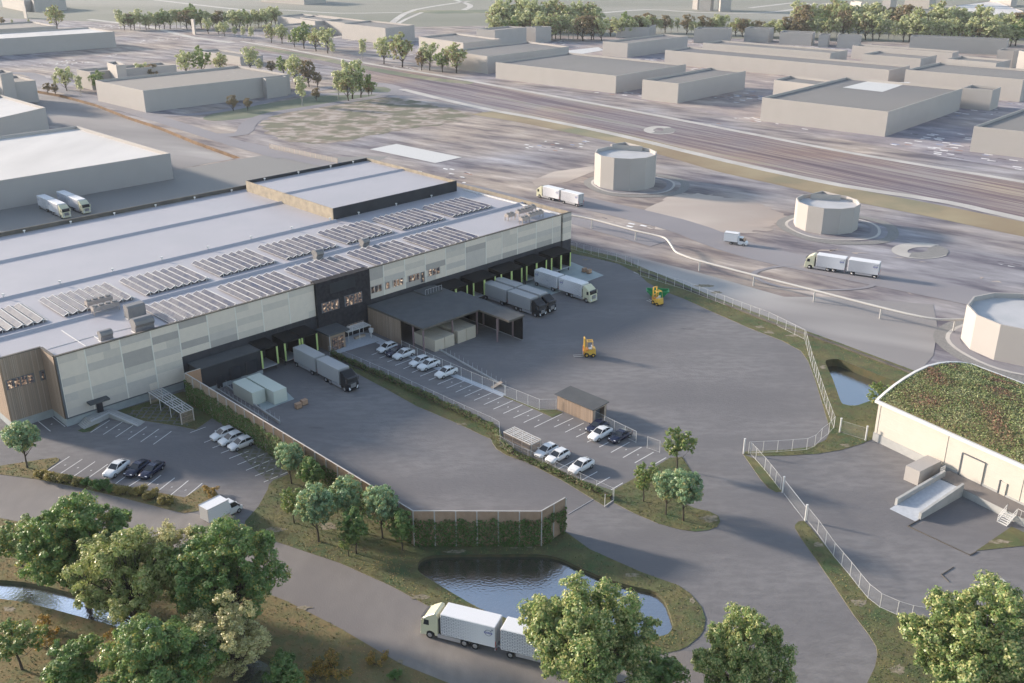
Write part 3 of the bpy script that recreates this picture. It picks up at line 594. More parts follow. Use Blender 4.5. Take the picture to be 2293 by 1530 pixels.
# small landing with zigzag ramp in front of the door
t = thing('access_ramp', 'small concrete landing and ramp with steel handrail under the hall side door', 'ramp', W(59, 161.5))
b = MB(); q = [P(192+0, 944), P(206, 955), P(245, 936), P(310, 956), P(325, 945), P(244, 922)]
b.hexa([q[1], q[2], q[5], q[0]], [p+Z*.9 for p in (q[1], q[2], q[5], q[0])], 0)
b.hexa([q[2], q[3], q[4], q[5]], [q[2]+Z*.9, q[3]+Z*.06, q[4]+Z*.06, q[5]+Z*.9], 0)
b.build('landing', 'concrete', t)
b = MB()
for i in range(5):
    a0 = q[0]+(q[0]-q[5]).normalized()*(.3*(i+1)); d = q[1]-q[0]; k = (q[0]-q[5]).normalized()*.3
    b.hexa([a0-k, a0, a0+d, a0+d-k], [p+Z*(.75-.16*i) for p in (a0-k, a0, a0+d, a0+d-k)])
b.build('step', 'concrete', t)
b = MB(); pts = [q[1]+Z*.9, q[2]+Z*.9, q[3]+Z*.1]
for i in range(2): b.bar(pts[i]+Z*.55, pts[i+1]+Z*.55, .04, .04); b.bar(pts[i]+Z*.1, pts[i+1]+Z*.1, .18, .25)
for i in range(2):
    for k in range(6): p = pts[i].lerp(pts[i+1], k/5); b.tube(p, p+Z*.55, .02, n=5)
b.build('handrail', 'galv', t)

# dark annex, docks
t = thing('annex', 'low dark flat-roofed annex attached to the hall beside the green wall', 'annex', W(76.2, 158.5))
b = MB(); b.ubox(76.2, 89, 158.5, 162.55, 0, 4.9, 0); b.ubox(76.1, 89.1, 158.38, 158.52, 0, .8, 1); b.build('wall', ['anthracite', 'plinth'], t)
b = MB(); b.ubox(76.05, 89.15, 158.35, 162.55, 4.9, 5.05); b.build('roof', 'dark_roof', t)
for u0, u1, z1 in ((79.2, 80.4, 2.5), (82.2, 84.3, 3.3), (85.6, 87.8, 3.5)):
    b = MB(); b.ubox(u0, u1, 158.28, 158.375, .81 if u0 > 81 else .1, z1); b.build('door', 'door_dark', t)
def dock(u0, n, label):
    wd = 3.4*n; u1 = u0+wd; vf = 158.3; vb = 162.5
    t = thing('dock_shelter', label, 'loading dock', W(u0, vf), 'loading docks along the hall')
    b = MB(); b.hexa([W(u0-.1, vf-.25, 4.85), W(u1+.1, vf-.25, 4.85), W(u1+.1, vb, 5.0), W(u0-.1, vb, 5.0)], [W(u0-.1, vf-.25, 5.2), W(u1+.1, vf-.25, 5.2), W(u1+.1, vb, 5.4), W(u0-.1, vb, 5.4)]); b.build('roof', 'black', t)
    for i in range(n+1):
        uu = u0+i*3.4; uu = uu if i else u0; k = .06
        b = MB(); b.ubox(uu-k, uu+k, vf, vb, 1.1, 4.84); b.build('side_panel', 'black', t)
        b = MB(); wd2 = .16 if (i == 0 or i == n) else .24
        b.ubox(uu-wd2, uu+wd2, vf-.16, vf-.005, 1.15, 4.83); b.build('post', 'lime', t)
        b = MB(); b.ubox(uu-.12 if i else uu, uu+.12 if i < n else uu, vf+.3, vf+.55, 0, 1.09); b.build('leg', 'chassis', t)
    for i in range(n):
        a = u0+i*3.4
        b = MB(); b.ubox(a+.1, a+3.3, vf, vb, .95, 1.08); b.build('floor_plate', 'galv', t)
        b = MB(); b.ubox(a+.5, a+2.9, 162.35, 162.5, 1.09, 4.2); b.build('dock_door', 'anthracite', t)
dock(89.1, 1, 'single black dock shelter with lime posts nearest the dark annex')
dock(94.3, 1, 'single black dock shelter, middle one of the three between annex and entrance tower')
dock(98.3, 1, 'single black dock shelter next to the dark entrance tower')
for u0, l in ((135.6, 'double dock shelter half hidden behind the carport roof'), (144.4, 'double dock shelter behind the two black trucks'), (153.2, 'double dock shelter behind the white lorry trailer, third from the far corner'),
              (161.7, 'double dock shelter beside the pale concrete pad, second from the far corner'), (170.4, 'double dock shelter at the far corner of the hall')): dock(u0, 2, l)

# entrance porch, pergola
t = thing('entrance_porch', 'small timber entrance porch with dark flat roof and glazed doors', 'porch', W(104.3, 157.7))
b = MB(); b.ubox(104.4, 108.3, 157.9, 162.0, 0, 3.6); b.build('wall', 'wood_v', t)
b = MB(); b.ubox(104.0, 109.2, 157.4, 162.05, 3.6, 3.95); b.build('roof', 'dark_roof', t)
b = MB(); b.ubox(105.0, 107.8, 157.78, 157.88, .1, 2.9); f = b.build('door_frame', 'frame_grey', t)
for i in range(4):
    for k in range(3): b = MB(); b.ubox(105.08+i*.68, 105.66+i*.68, 157.73, 157.775, .2+k*.9, 1.0+k*.9); b.build('pane', 'glow2', f)
b = MB(); b.tube(W(104.3, 157.6), W(104.3, 157.6, 3.6), .07); b.build('downpipe', 'galv', t)
t = thing('pergola', 'white slatted pergola over the bench by the entrance porch', 'pergola', W(110, 159))
b = MB()
for i in range(9): b.bar(W(109.8, 158.9+i*.33, 2.5), W(115.6, 158.9+i*.33, 2.5), .06, .1)
for u_ in (109.8, 112.7, 115.6): b.bar(W(u_, 158.8, 2.4), W(u_, 161.7, 2.4), .08, .1)
b.build('slatted_top', 'white_steel', t)
for u_ in (109.9, 112.7, 115.5):
    for v_ in (159, 161.5): b = MB(); b.tube(W(u_, v_), W(u_, v_, 2.4), .06); b.build('post', 'white_steel', t)
o = MB(); o.ubox(112, 114.6, 159.6, 160.2, 0, .45); tag(o.build('bench', 'wood_slat'), 'low bench under the white pergola', 'bench')
t = thing('planter', 'white round planter on a stem beside the pergola', 'planter', W(115.1, 158.2))
b = MB(); b.tube(W(115.1, 158.2), W(115.1, 158.2, 1.2), .08); b.build('stem', 'white_steel', t)
b = MB(); b.tube(W(115.1, 158.2, 1.2), W(115.1, 158.2, 2.0), .4, .55, 12); b.build('bowl', 'white_steel', t)

# carport canopy with timber side
t = thing('carport', 'large grey flat carport roof with timber side wall in front of the hall', 'carport', W(117.3, 143.6))
R_ = [W(117.2, 162.0), W(117.2, 143.6), W(132.4, 143.6), W(132.4, 134.6), W(137.0, 134.6), W(137.4, 154.7), W(136.0, 154.7), W(136.0, 162.0)]
b = MB(); b.flat(R_, (), 5.62, 0); b.flat(R_, (), 5.2, 1); b.skirt(R_, 5.2, 5.62, 1); b.build('roof', ['dark_roof', 'rim'], t)
b = MB(); b.ubox(117.3, 117.45, 151, 162.0, 0, 5.18); b.build('side_wall', 'wood_v', t)
b = MB(); b.ubox(117.46, 118.6, 155.5, 162, 0, 5.15); b.ubox(118.6, 136.4, 160.5, 162, 0, 5.15); b.build('rear_wall', 'black', t)
b = MB(); b.ubox(136.55, 136.75, 134.8, 154.5, .15, 5.18); b.ubox(136.5, 136.8, 134.8, 154.5, 0, .15, 1); b.build('side_screen', ['black', 'concrete'], t)
for u_, v_ in ((117.7, 147.4), (117.7, 144.2), (125.5, 144.2), (132.2, 137.8), (132.2, 144.0), (136.35, 137.4), (136.35, 141.8), (136.35, 146.4)):
    b = MB(); b.ubox(u_-.14, u_+.14, v_-.14, v_+.14, 0, 5.18); b.build('post', 'canopy_post', t)
b = MB(); b.ubox(129.5, 134.3, 157.5, 161.5, 5.64, 6.0, 0); b.build('roof_box', 'dark_roof', t)
b = MB()
for i in range(7): b.tube(W(129.6+i*.77, 157.5, 6.0), W(129.6+i*.77, 157.5, 7.1), .03, n=5)
b.bar(W(129.6, 157.5, 7.1), W(134.3, 157.5, 7.1), .04, .04); b.build('guard_rail', 'galv', t)
def container(name, u0, u1, v0, v1, z0, h, m, label, grp):
    t = thing(name, label, 'container', W(u0, v0, z0), grp)
    b = MB(); b.ubox(u0, u1, v0, v1, z0+.12, z0+h); b.build('body', m, t)
    b = MB()
    for u_ in (u0-.02, u1-.06):
        for v_ in (v0-.02, v1-.06): b.ubox(u_, u_+.08, v_, v_+.08, z0, z0+h+.02)
    b.ubox(u0-.02, u1+.02, v0-.02, v1+.02, z0, z0+.11); b.build('corner_frame', m, t)
container('storage_container', 119.6, 122.15, 142.9, 149.6, 0, 2.45, 'cont_beige', 'beige container under the carport, nearest the timber side', 'beige containers under the carport')
container('storage_container', 122.3, 124.8, 142.9, 149.6, 0, 2.5, 'cont_beige', 'beige container under the carport, second from the timber side', 'beige containers under the carport')
container('storage_container', 125.8, 128.2, 142.9, 150.6, 0, 2.7, 'cont_beige', 'taller beige container under the carport, third from the timber side', 'beige containers under the carport')
container('storage_container', 128.35, 130.8, 142.9, 150.6, 0, 2.7, 'cont_beige', 'beige container under the carport, nearest the black screen', 'beige containers under the carport')
container('compactor_container', 80.2, 82.8, 147.3, 154.0, .06, 2.55, 'cont_green', 'shorter pale green container on the pad by the annex, nearer the green wall', 'pale green containers on the pad')
container('compactor_container', 83.2, 85.9, 145.0, 154.1, .06, 2.55, 'cont_green', 'longer pale green container on the pad by the annex, nearer the dock shelters', 'pale green containers on the pad')
def railwall(label, a, c, h=.45, n=9, m='concrete'):
    t = thing('ramp_wall', label, 'low wall', a); d = c-a
    b = MB(); b.bar(a+Z*h/2, c+Z*h/2, .28, h); b.build('wall', m, t)
    b = MB()
    for i in range(n+1): p = a+d*(i/n); b.tube(p+Z*h, p+Z*(h+1.0), .025, n=5)
    b.build('rail_post', 'galv', t)
railwall('low grey ramp wall with rail posts running along the green containers', P(508, 868), P(627, 949), .5, 12)
railwall('low grey ramp edge with rail posts between green containers and green wall', P(487, 873), P(600, 945), .25, 12)
railwall('long low wall with thin posts running from the beige containers across the yard', P(935, 757), P(1133, 868), .3, 20)
t = thing('timber_ramp', 'short brown timber ramp against the parking fence', 'ramp', P(1100, 868))
b = MB(); b.hexa([P(1098, 867), P(1103, 871), P(1126, 857), P(1121, 853)], [P(1098, 867, .1), P(1103, 871, .1), P(1126, 857, .7), P(1121, 853, .7)]); b.build('deck', 'wood_slat', t)

# bike shelters, shed
def posts(b, pts, z, r=.06):
    for p in pts: b.tube(p, p+Z*z, r, n=6)
t = thing('bin_shed', 'timber shed with slanted dark roof at the edge of the yard', 'shed', W(118.4, 99.5))
b = MB(); b.ubox(118.4, 118.55, 99.6, 108, 0, 2.85); b.ubox(118.56, 122.0, 107.85, 108, 0, 2.9); b.ubox(121.85, 122, 99.6, 107.84, 0, 3.0); b.build('wall', 'wood_v', t)
b = MB(); b.hexa([W(118, 99.2, 2.85), W(122.3, 99.2, 3.05), W(122.3, 108.4, 3.05), W(118, 108.4, 2.85)], [W(118, 99.2, 2.98), W(122.3, 99.2, 3.18), W(122.3, 108.4, 3.18), W(118, 108.4, 2.98)]); b.build('roof', 'dark_roof', t)
b = MB(); b.ubox(118.56, 119.0, 99.6, 99.72, 0, 2.85); b.ubox(121.5, 121.84, 99.6, 99.72, 0, 2.95); b.ubox(119, 121.5, 99.6, 99.72, 2.5, 2.9); b.build('door_frame', 'wood_slat', t)
b = MB(); b.ubox(119.05, 121.45, 100.6, 100.7, 0, 2.5); b.build('door', 'frame_grey', t)
def slat_box(name, label, u0, u1, v0, v1, h, sides, glass=True, cat='bike shelter', m='wood_slat', roofs=5):
    t = thing(name, label, cat, W(u0, v0))
    b = MB()
    def side(b, a, c):
        L_ = (c-a).length; n = int(L_/.2)
        for i in range(n+1): p = a+(c-a)*(i/n); b.tube(p, p+Z*(h+random.uniform(-.05, .1)), .045, n=4)
        for zz in (.4, h*.55, h-.2): b.bar(a+Z*zz, c+Z*zz, .05, .05)
    cs = [W(u0, v0), W(u1, v0), W(u1, v1), W(u0, v1)]
    for i in sides: b = MB(); side(b, cs[i], cs[(i+1) % 4]); b.build('slat_screen', m, t)
    b = MB()
    for i in range(roofs+1): x = u0+(u1-u0)*i/roofs; b.bar(W(x, v0, h), W(x, v1, h), .12, .08)
    for i in range(5): y = v0+(v1-v0)*i/4; b.bar(W(u0, y, h-.09), W(u1, y, h-.09), .1, .09)
    b.build('roof_frame', 'white_steel', t)
    if glass: b = MB(); b.ubox(u0, u1, v0, v1, h+.06, h+.09); b.build('roof_sheet', 'mesh', t)
    for i in range(4):
        for x in (u0+.1, u1-.1): y = v0+(v1-v0)*i/3; b = MB(); b.tube(W(x, y), W(x, y, h-.1), .06); b.build('post', 'white_steel', t)
slat_box('bike_cage', 'pale timber slatted bicycle cage with open rafters behind the hedge fence', 102.6, 105.1, 99.3, 105.6, 2.2, (0, 1, 2, 3))
slat_box('bike_shelter', 'long open bicycle shelter with white rafters on the lattice lawn', 67.4, 69.9, 149.6, 161.2, 2.4, (0, 2))
def bicycle():
    t = thing('bicycle', 'x', 'bicycle', (0, 0, 0))
    for x in (-.52, .52):
        b = MB(); n = 14
        b.path([Vector((x+.33*math.cos(a), 0, .34+.33*math.sin(a))) for a in [2*math.pi*i/n for i in range(n+1)]], .03, 5); b.build('wheel', 'tyre', t)
    b = MB(); pts = {'r': (-.52, 0, .34), 'b': (-.1, 0, .3), 's': (-.2, 0, .85), 'h': (.35, 0, .85), 'f': (.52, 0, .34)}
    for a, c in ('rb', 'bs', 'sh', 'hb', 'hf', 'rs'): b.tube(pts[a], pts[c], .022, n=5)
    b.build('frame', 'chassis', t)
    b = MB(); b.tube((.33, -.28, .98), (.33, .28, .98), .02, n=5); b.tube((.35, 0, .85), (.33, 0, .98), .02, n=5); b.build('handlebar', 'galv', t)
    b = MB(); b.box(-.32, -.1, -.07, .07, .9, .95); b.build('saddle', 'tyre', t)
    return t
bk = bicycle(); rz = math.atan2(U.y, U.x)
for i, (v_, l) in enumerate([(150.9, 'dark bicycle under the shelter, closest to the slatted end screen'), (151.8, 'dark bicycle under the shelter, second from the slatted screen'), (153.0, 'dark bicycle in the middle of the shelter'), (155.6, 'dark bicycle in the shelter near its second post'), (158.5, 'dark bicycle in the shelter nearest the hall wall')]):
    place(bk, W(68.7, v_, LZ), rz+.15*(-1)**i, l, 'bicycles in the long shelter')

# ---------------------------------------------------------------- roof equipment
def solar(u0, v0, v1, label, n=8, wd=14.0):
    t = thing('solar_array', label, 'solar array', W(u0, v0, 12.65), 'solar arrays on the hall roof'); st = wd/n; z0 = 12.85; z1 = 13.3
    f = MB(); kinds = ['pv_a', 'pv_b', 'pv_c']
    for i in range(n):
        a = u0+i*st; c = a+st*.56; e = a+st
        for (x0, za), (x1, zb) in (((a, z0), (c, z1)), ((c, z1), (e, z0))):
            b = MB(); g = .05*(1 if x1 > x0 else -1)
            b.hexa([W(x0+g, v0+.12, za), W(x1-g, v0+.12, zb), W(x1-g, v1-.12, zb), W(x0+g, v1-.12, za)], [W(x0+g, v0+.12, za+.05), W(x1-g, v0+.12, zb+.05), W(x1-g, v1-.12, zb+.05), W(x0+g, v1-.12, za+.05)])
            b.build('panel', random.choice(kinds), t)
            for vv in (v0, v1-.1): f.hexa([W(x0, vv, za-.03), W(x1, vv, zb-.03), W(x1, vv+.1, zb-.03), W(x0, vv+.1, za-.03)], [W(x0, vv, za+.07), W(x1, vv, zb+.07), W(x1, vv+.1, zb+.07), W(x0, vv+.1, za+.07)])
        f.bar(W(c, v0, z1+.05), W(c, v1, z1+.05), .11, .08)
        f.bar(W(a+.03, v0, z0+.04), W(a+.03, v1, z0+.04), .05, .06)
        for vv in (v0+.1, v1-.1): f.ubox(c-.05, c+.05, vv-.05, vv+.05, 12.61, z1)
    f.bar(W(u0+wd, v0, z0+.04), W(u0+wd, v1, z0+.04), .1, .08); f.build('frame', 'white_steel', t)
for nm, a, c, c3 in (('pv_a', (.075, .07, .085), (.145, .135, .15), (.04, .045, .08)), ('pv_b', (.09, .085, .10), (.165, .155, .165), (.05, .055, .09)), ('pv_c', (.055, .055, .08), (.115, .11, .13), (.03, .038, .08))):
    M[nm] = mat(nm, a, c, 1.1, .35, c3=c3, scale2=.7, detail=5, lo2=.5, hi2=.66)
for i in range(8):
    u0 = 46.4+16.12*i
    if i == 0: u0, wd, n = 47.0, 12.6, 7
    else: wd, n = 14.0, 8
    solar(u0-.3, 181.5, 193.4, ['solar array cut by the left edge of the photo, rear row', 'rear row solar array behind the fan units', 'rear row solar array, third from the left edge', 'rear row solar array, fourth from the left edge', 'rear row solar array, fifth from the left edge',
        'rear row solar array in front of the high bay corner', 'rear row solar array, second from its far end', 'rear row solar array at its far end below the high bay'][i], n, wd)
for i in range(5): solar(74.6+15.85*i, 163.6, 175.6, ['front row solar array beside the big roof hood', 'front row solar array ending at the dark entrance tower', 'front row solar array just behind the dark entrance tower', 'front row solar array, second from its far end', 'front row solar array at its far end'][i])
def hood(u, v, lu, lv, h, label, kind='hood'):
    t = thing('roof_ventilator', label, 'roof ventilator', W(u, v, 12.6)); b = MB(); hv = lv/2
    prof = [(-.62, 0), (-.62, .35*h), (-1.0, .62*h), (-.85, .85*h), (-.35, h), (.35, h), (.85, .85*h), (1.0, .62*h), (.62, .35*h), (.62, 0)] if kind == 'hood' else [(-1, .0), (-1, .85*h), (-.7, h), (.9, h), (1, .9*h), (1, 0)]
    A0 = [W(u-lu/2, v+x*hv, 12.66+z) for x, z in prof]; B0 = [W(u+lu/2, v+x*hv, 12.66+z) for x, z in prof]
    b.hexa(A0, B0); b.build('casing', 'hvac', t)
    b = MB(); b.ubox(u-lu/2-.15, u+lu/2+.15, v-hv*.7, v+hv*.7, 12.6, 12.72); b.build('base_frame', 'white_steel', t)
hood(63.2, 165.6, 2.2, 1.7, 1.8, 'small angular roof hood left of the big hood')
hood(70.0, 163.9+1.5, 3.6, 2.5, 2.5, 'big angular roof hood at the roof edge')
hood(72.0, 172.6, 3.4, 1.9, 2.5, 'tall box ventilation unit behind the big roof hood', 'box')
hood(116.0, 177.3, 1.8, 2.2, 2.2, 'rounded roof hood between the solar rows, nearer one')
hood(128.8, 177.6, 1.8, 2.0, 1.9, 'rounded roof hood between the solar rows, farther one')
def condenser(u, v, n, label, two=False):
    t = thing('condenser_unit', label, 'condenser', W(u, v, 12.6), 'rooftop condensers'); L_ = n*1.25; h0 = 13.5
    b = MB(); b.ubox(u, u+L_, v, v+1.3, h0, h0+.75); b.build('casing', 'ac', t)
    for i in range(n): b = MB(); c = W(u+.62+i*1.25, v+.65, h0+.75); b.tube(c, c+Z*.3, .5, .48, 12); b.build('fan', 'hvac', t)
    for x in (u+.1, u+L_-.1):
        for y in (v+.1, v+1.2): b = MB(); b.ubox(x-.08, x+.08, y-.08, y+.08, 12.61, h0); b.build('leg', 'ac', t)
for (xx, yy), n, l in (((196, 686), 4, 'row of rooftop fans behind the small hood, rear line'), ((210, 699), 4, 'row of rooftop fans behind the small hood, front line')):
    q = P(xx, yy, 13.5); condenser(q.dot(U), q.dot(V), n, l)
for (xx, yy), n, l in (((1138, 489), 2, 'twin-fan condenser standing alone at the far roof corner'), ((1162, 481), 4, 'long condenser at the far roof corner, rear line'), ((1178, 474), 3, 'condenser at the far roof corner, behind the others'), ((1186, 488), 4, 'long condenser at the far roof corner, front line'), ((1170, 497), 2, 'twin-fan condenser at the far corner roof edge')):
    q = P(xx, yy, 13.4); condenser(q.dot(U), q.dot(V), n, l)

# ---------------------------------------------------------------- green noise wall
random.seed(3)
def leafquads(centres, normals, size, seed=0, nm=3, flat=.5):
    """numpy: one bent-free leaf quad per centre; returns verts, faces, material index"""
    r = np.random.default_rng(seed); n = len(centres)
    nn = normals+r.normal(0, flat, (n, 3)); nn /= np.linalg.norm(nn, axis=1)[:, None]+1e-9
    t = np.cross(nn, r.normal(0, 1, (n, 3))); t /= np.linalg.norm(t, axis=1)[:, None]+1e-9; bt = np.cross(nn, t)
    s = size*r.uniform(.6, 1.3, (n, 1)); a = centres-t*s; c = centres+t*s; bb = centres+bt*s*.62; d = centres-bt*s*.62
    vs = np.stack([a, d, c, bb], 1).reshape(-1, 3); fs = np.arange(n*4).reshape(-1, 4); return vs, fs, r.integers(0, nm, n)
def npmesh(name, vs, fs, mi, mats, smooth=False):
    me = bpy.data.meshes.new(name); me.vertices.add(len(vs)); me.vertices.foreach_set('co', vs.astype(np.float32).ravel())
    k = fs.shape[1]; me.loops.add(fs.size); me.loops.foreach_set('vertex_index', fs.astype(np.int32).ravel())
    me.polygons.add(len(fs)); me.polygons.foreach_set('loop_start', np.arange(0, fs.size, k, dtype=np.int32)); me.polygons.foreach_set('loop_total', np.full(len(fs), k, dtype=np.int32))
    me.polygons.foreach_set('material_index', mi.astype(np.int32))
    for x in mats: me.materials.append(M[x])
    me.update(); me.validate(); return me
def npobj(name, data, mats, parent=None):
    o = bpy.data.objects.new(name, npmesh(name, *data, mats)); C.objects.link(o)
    if parent: o.parent = parent
    return o
def barrier(name, pts, h, label, leaf_side, cover, step=2.9, seed=1):
    t = thing(name, label, 'barrier wall', pts[0]); off = Vector(pts[0]); rs = np.random.default_rng(seed)
    L = MB(); cap = MB(); cs = []; ns = []
    for k in range(len(pts)-1):
        a, c = pts[k], pts[k+1]; d = (c-a); ln = d.length; d.normalize(); n = Vector((-d.y, d.x, 0))*leaf_side
        L.bar(a+Z*h/2, c+Z*h/2, .14, h); cap.bar(a+Z*(h+.04), c+Z*(h+.04), .15, .07)
        m = max(1, round(ln/step))
        for i in range(m+(k == len(pts)-2)):
            p = a+d*(ln*i/m); b = MB(); q = p+n*.18; b.bar(q, q+Z*h, .16, .16); b.build('post', 'steel_pale', t)
        bt = MB()
        for i in range(int(ln/.16)): p = a+d*(.16*i+.05)+n*.09; bt.bar(p, p+Z*h, .05, .04)
        bt.build('boards', 'wood_barrier' if k < 1 else 'wood_slat', t)
        cnt = int(ln*h*cover*44)
        s = rs.uniform(0, ln, cnt); zz = rs.uniform(0, 1, cnt)*h*.84+.02
        ph = np.sin(s*1.3)+np.sin(s*2.9+1); keep = (zz < h*(.77+.03*ph)) & ((np.abs((s % (ln/m))-0) > .10))
        if k > 2: keep &= (np.sin(s*1.7)+np.sin(zz*1.3+s)) > -.7
        s = s[keep]; zz = zz[keep]; q = np.array(a)[None]+np.outer(s, np.array(d))+np.array(n)[None]*(.22+rs.uniform(0, .28, (len(s), 1))); q[:, 2] = zz
        cs.append(q-np.array(off)); ns.append(np.tile(np.array(n+Z*.5), (len(s), 1)))
    L.build('screen', 'wood_barrier', t); cap.build('capping', 'steel_pale', t)
    v, f, m_ = leafquads(np.concatenate(cs), np.concatenate(ns), .17, seed); m_ = np.where(rs.random(len(m_)) < .68, 0, 1)
    npobj('climbing_plants', (v, f, m_), ['ivy1', 'ivy2'], t)
barrier('green_noise_wall', [W(75.9, 157.3), W(72.95, 157.4), W(73.05, 93.15), P(1210, 1222), W(90.5, 80.7)], 5.6, 'tall timber noise wall overgrown with green climbers round the yard', -1, .9)
# ---------------------------------------------------------------- fences
def fence(label, pxs, h=2.2, step=2.6, m='white_steel', raw=False, skip=(), name='mesh_fence', cat='fence'):
    pts = pxs if raw else px(pxs, LZ*.5); t = thing(name, label, cat, pts[0]); rail = MB(); pan = MB(); k0 = 0
    for k in range(len(pts)-1):
        a, c = pts[k], pts[k+1]; d = c-a; n = max(1, round(d.length/step))
        for i in range(n+(k == len(pts)-2)):
            p = a+d*(i/n); b = MB(); b.tube(p, p+Z*h, .035, n=6); b.build('post', m, t)
        for zz in (h-.03, .12): rail.bar(a+Z*zz, c+Z*zz, .028, .028)
        pan.quad(a+Z*.12, c+Z*.12, c+Z*(h-.03), a+Z*(h-.03))
    rail.build('rail', m, t); pan.build('mesh_panel', 'mesh', t)
    return t
fence('white mesh fence on the grass strip behind the loading pad', [(1275, 557), (1340, 575), (1400, 592), (1428, 600)])
fence('white mesh fence running beside the pale quay apron behind the yard', [(1434, 618), (1530, 648), (1640, 690), (1720, 720), (1800, 760)])
fence('white mesh fence beside the triangular pond', [(1802, 762), (1815, 810), (1835, 870), (1850, 915), (1867, 960)])
fence('white mesh fence curving from the pond corner to the sliding gate post', [(1867, 958), (1855, 972), (1838, 985), (1824, 1000), (1806, 1008), (1740, 1013), (1676, 1016)])
fence('short wire fence bay between two thick posts beside the green-roofed building', [(1879, 968), (1937, 986)], 2.3, 9, 'steel_pale')
fence('short white fence descending from the gate post along a small verge', [(1680, 1018), (1692, 1030), (1712, 1053), (1736, 1083), (1747, 1098)], 2.2, 2.4)
fence('long white mesh fence on the verge beside the delivery yard and curving away', [(1806, 1165), (1830, 1195), (1866, 1246), (1903, 1290), (1923, 1316), (1943, 1340), (1970, 1361), (2008, 1378), (2040, 1388), (2100, 1398)], 2.2, 3.0)
fence('white mesh fence along the upper parking row from carport to shelter walkway', [(900, 785), (935, 802), (1010, 836), (1080, 867), (1130, 887)])
fence('white mesh fence from the walkway end to the timber shed', [(1132, 888), (1208, 919), (1245, 918)])
fence('white mesh fence behind the navy cars beside the timber shed', [(1332, 946), (1375, 968), (1424, 992)], 2.2, 2.9)
fence('single white fence frame between navy car row and the roadside tree', [(1449, 1004), (1477, 1014)], 2.2, 6)
fence('white-posted fence above the hedge left of the parking', [(738, 795), (790, 815), (870, 850), (950, 888), (1040, 930), (1102, 958), (1118, 968)], 2.0, 3.0, 'galv')
fence('white-posted fence behind the slatted cage and hedge', [(1118, 970), (1120, 1000), (1150, 1018), (1215, 1045), (1300, 1085), (1372, 1118)], 2.0, 3.0, 'galv')
def gatepost(x, y, label, h=2.7, r=.14):
    t = thing('gate_post', label, 'gate post', P(x, y)); b = MB(); p = P(x, y); b.tube(p, p+Z*h, r, n=10); b.build('shaft', 'white_steel', t)
    b = MB(); b.tube(p+Z*h, p+Z*(h+.08), r*1.3, n=10); b.build('cap', 'white_steel', t)
for x, y, l in ((1665, 1016, 'thick white gate post at the left end of the curved fence'), (1752, 1103, 'thick white gate post below the short descending fence'), (1803, 1167, 'thick white gate post at the head of the long verge fence'),
                (1880, 969, 'thick white post left of the wire bay by the green-roofed building'), (1938, 987, 'thick white post right of the wire bay, next to the cream wall')): gatepost(x, y, l)
t = thing('wire_gate', 'thin wire gate leaf between the two thick gate posts', 'gate', P(1752, 1103)); b = MB(); a, c = P(1755, 1106), P(1801, 1166)
b.quad(a+Z*.1, c+Z*.1, c+Z*2.3, a+Z*2.3); b.build('mesh_panel', 'mesh', t); b = MB(); b.bar(a+Z*2.3, c+Z*2.3, .05, .05); b.bar(a+Z*.1, c+Z*.1, .04, .04); b.build('rail', 'galv', t)
t = thing('cable_barrier', 'thin cable barrier across the yard entrance beside the noise wall', 'barrier', P(1268, 1192)); b = MB(); a, c = P(1272, 1152), P(1330, 1118); b.bar(a+Z*.05, c+Z*.05, .06, .04); b.build('cable', 'galv', t)
b = MB(); a, c = P(1354, 1135), P(1374, 1121)
for p in (a, c): b.tube(p, p+Z*2.2, .05)
b.bar(a+Z*.1, c+Z*.1, .08, .08); b.build('post', 'white_steel', t)
# hedge along the fence
def hedge(name, label, pxs, wd, h, seed, mats=('ivy1', 'hedge2', 'ivy2'), dens=90, size=.16):
    pts = px(pxs, LZ); r = np.random.default_rng(seed); cs = []; ns = []; o0 = Vector(pts[0])
    for k in range(len(pts)-1):
        a, c = np.array(pts[k]), np.array(pts[k+1]); d = c-a; ln = np.linalg.norm(d); d = d/ln; n = np.array([-d[1], d[0], 0]); cnt = int(ln*dens)
        s = r.uniform(0, ln, cnt); ang = r.uniform(0, math.pi, cnt); hh = h*(1+.14*np.sin(s*.9)+.1*np.sin(s*2.3)); rad = r.uniform(.75, 1.05, cnt)
        x = np.cos(ang)*wd/2*rad; z = np.sin(ang)**.6*hh*rad
        q = a[None]+np.outer(s, d)+np.outer(x, n); q[:, 2] = LZ+z; cs.append(q-np.array(o0)); ns.append(np.outer(np.cos(ang), n)+np.outer(np.sin(ang), [0, 0, 1]))
    t = thing(name, label, 'hedge', o0); v, f, m_ = leafquads(np.concatenate(cs), np.concatenate(ns), size, seed); npobj('foliage', (v, f, m_), mats, t)
    b = MB()
    for k in range(len(pts)-1):
        a, c = pts[k], pts[k+1]; b.hexa([p+q for p, q in ((a, Vector((0, 0, 0))), (a, Z*h*.5), (c, Z*h*.5), (c, Vector((0, 0, 0))))][:0] or [a-Z*.02, a+Z*h*.7, c+Z*h*.7, c-Z*.02], [p+Vector((.12, .12, 0)) for p in (a-Z*.02, a+Z*h*.7, c+Z*h*.7, c-Z*.02)])
    b.build('stems', 'bark', t)
M['hedge2'] = mat('hedge_leaf', (.10, .13, .05), (.14, .14, .065), 1.0, .8, trans=.2)
M['bark'] = mat('bark', (.07, .055, .042), (.045, .036, .028), 3, .95)
hedge('clipped_hedge', 'low leafy hedge along the fence left of the parking', [(742, 797), (790, 818), (870, 853), (950, 890), (1040, 933), (1098, 960), (1114, 974), (1122, 1000), (1150, 1020)], 1.0, 1.25, 5)
hedge('clipped_hedge', 'thin low hedge behind the three white cars and the slatted cage', [(1152, 1022), (1215, 1048), (1300, 1088), (1368, 1118)], .8, .9, 6)

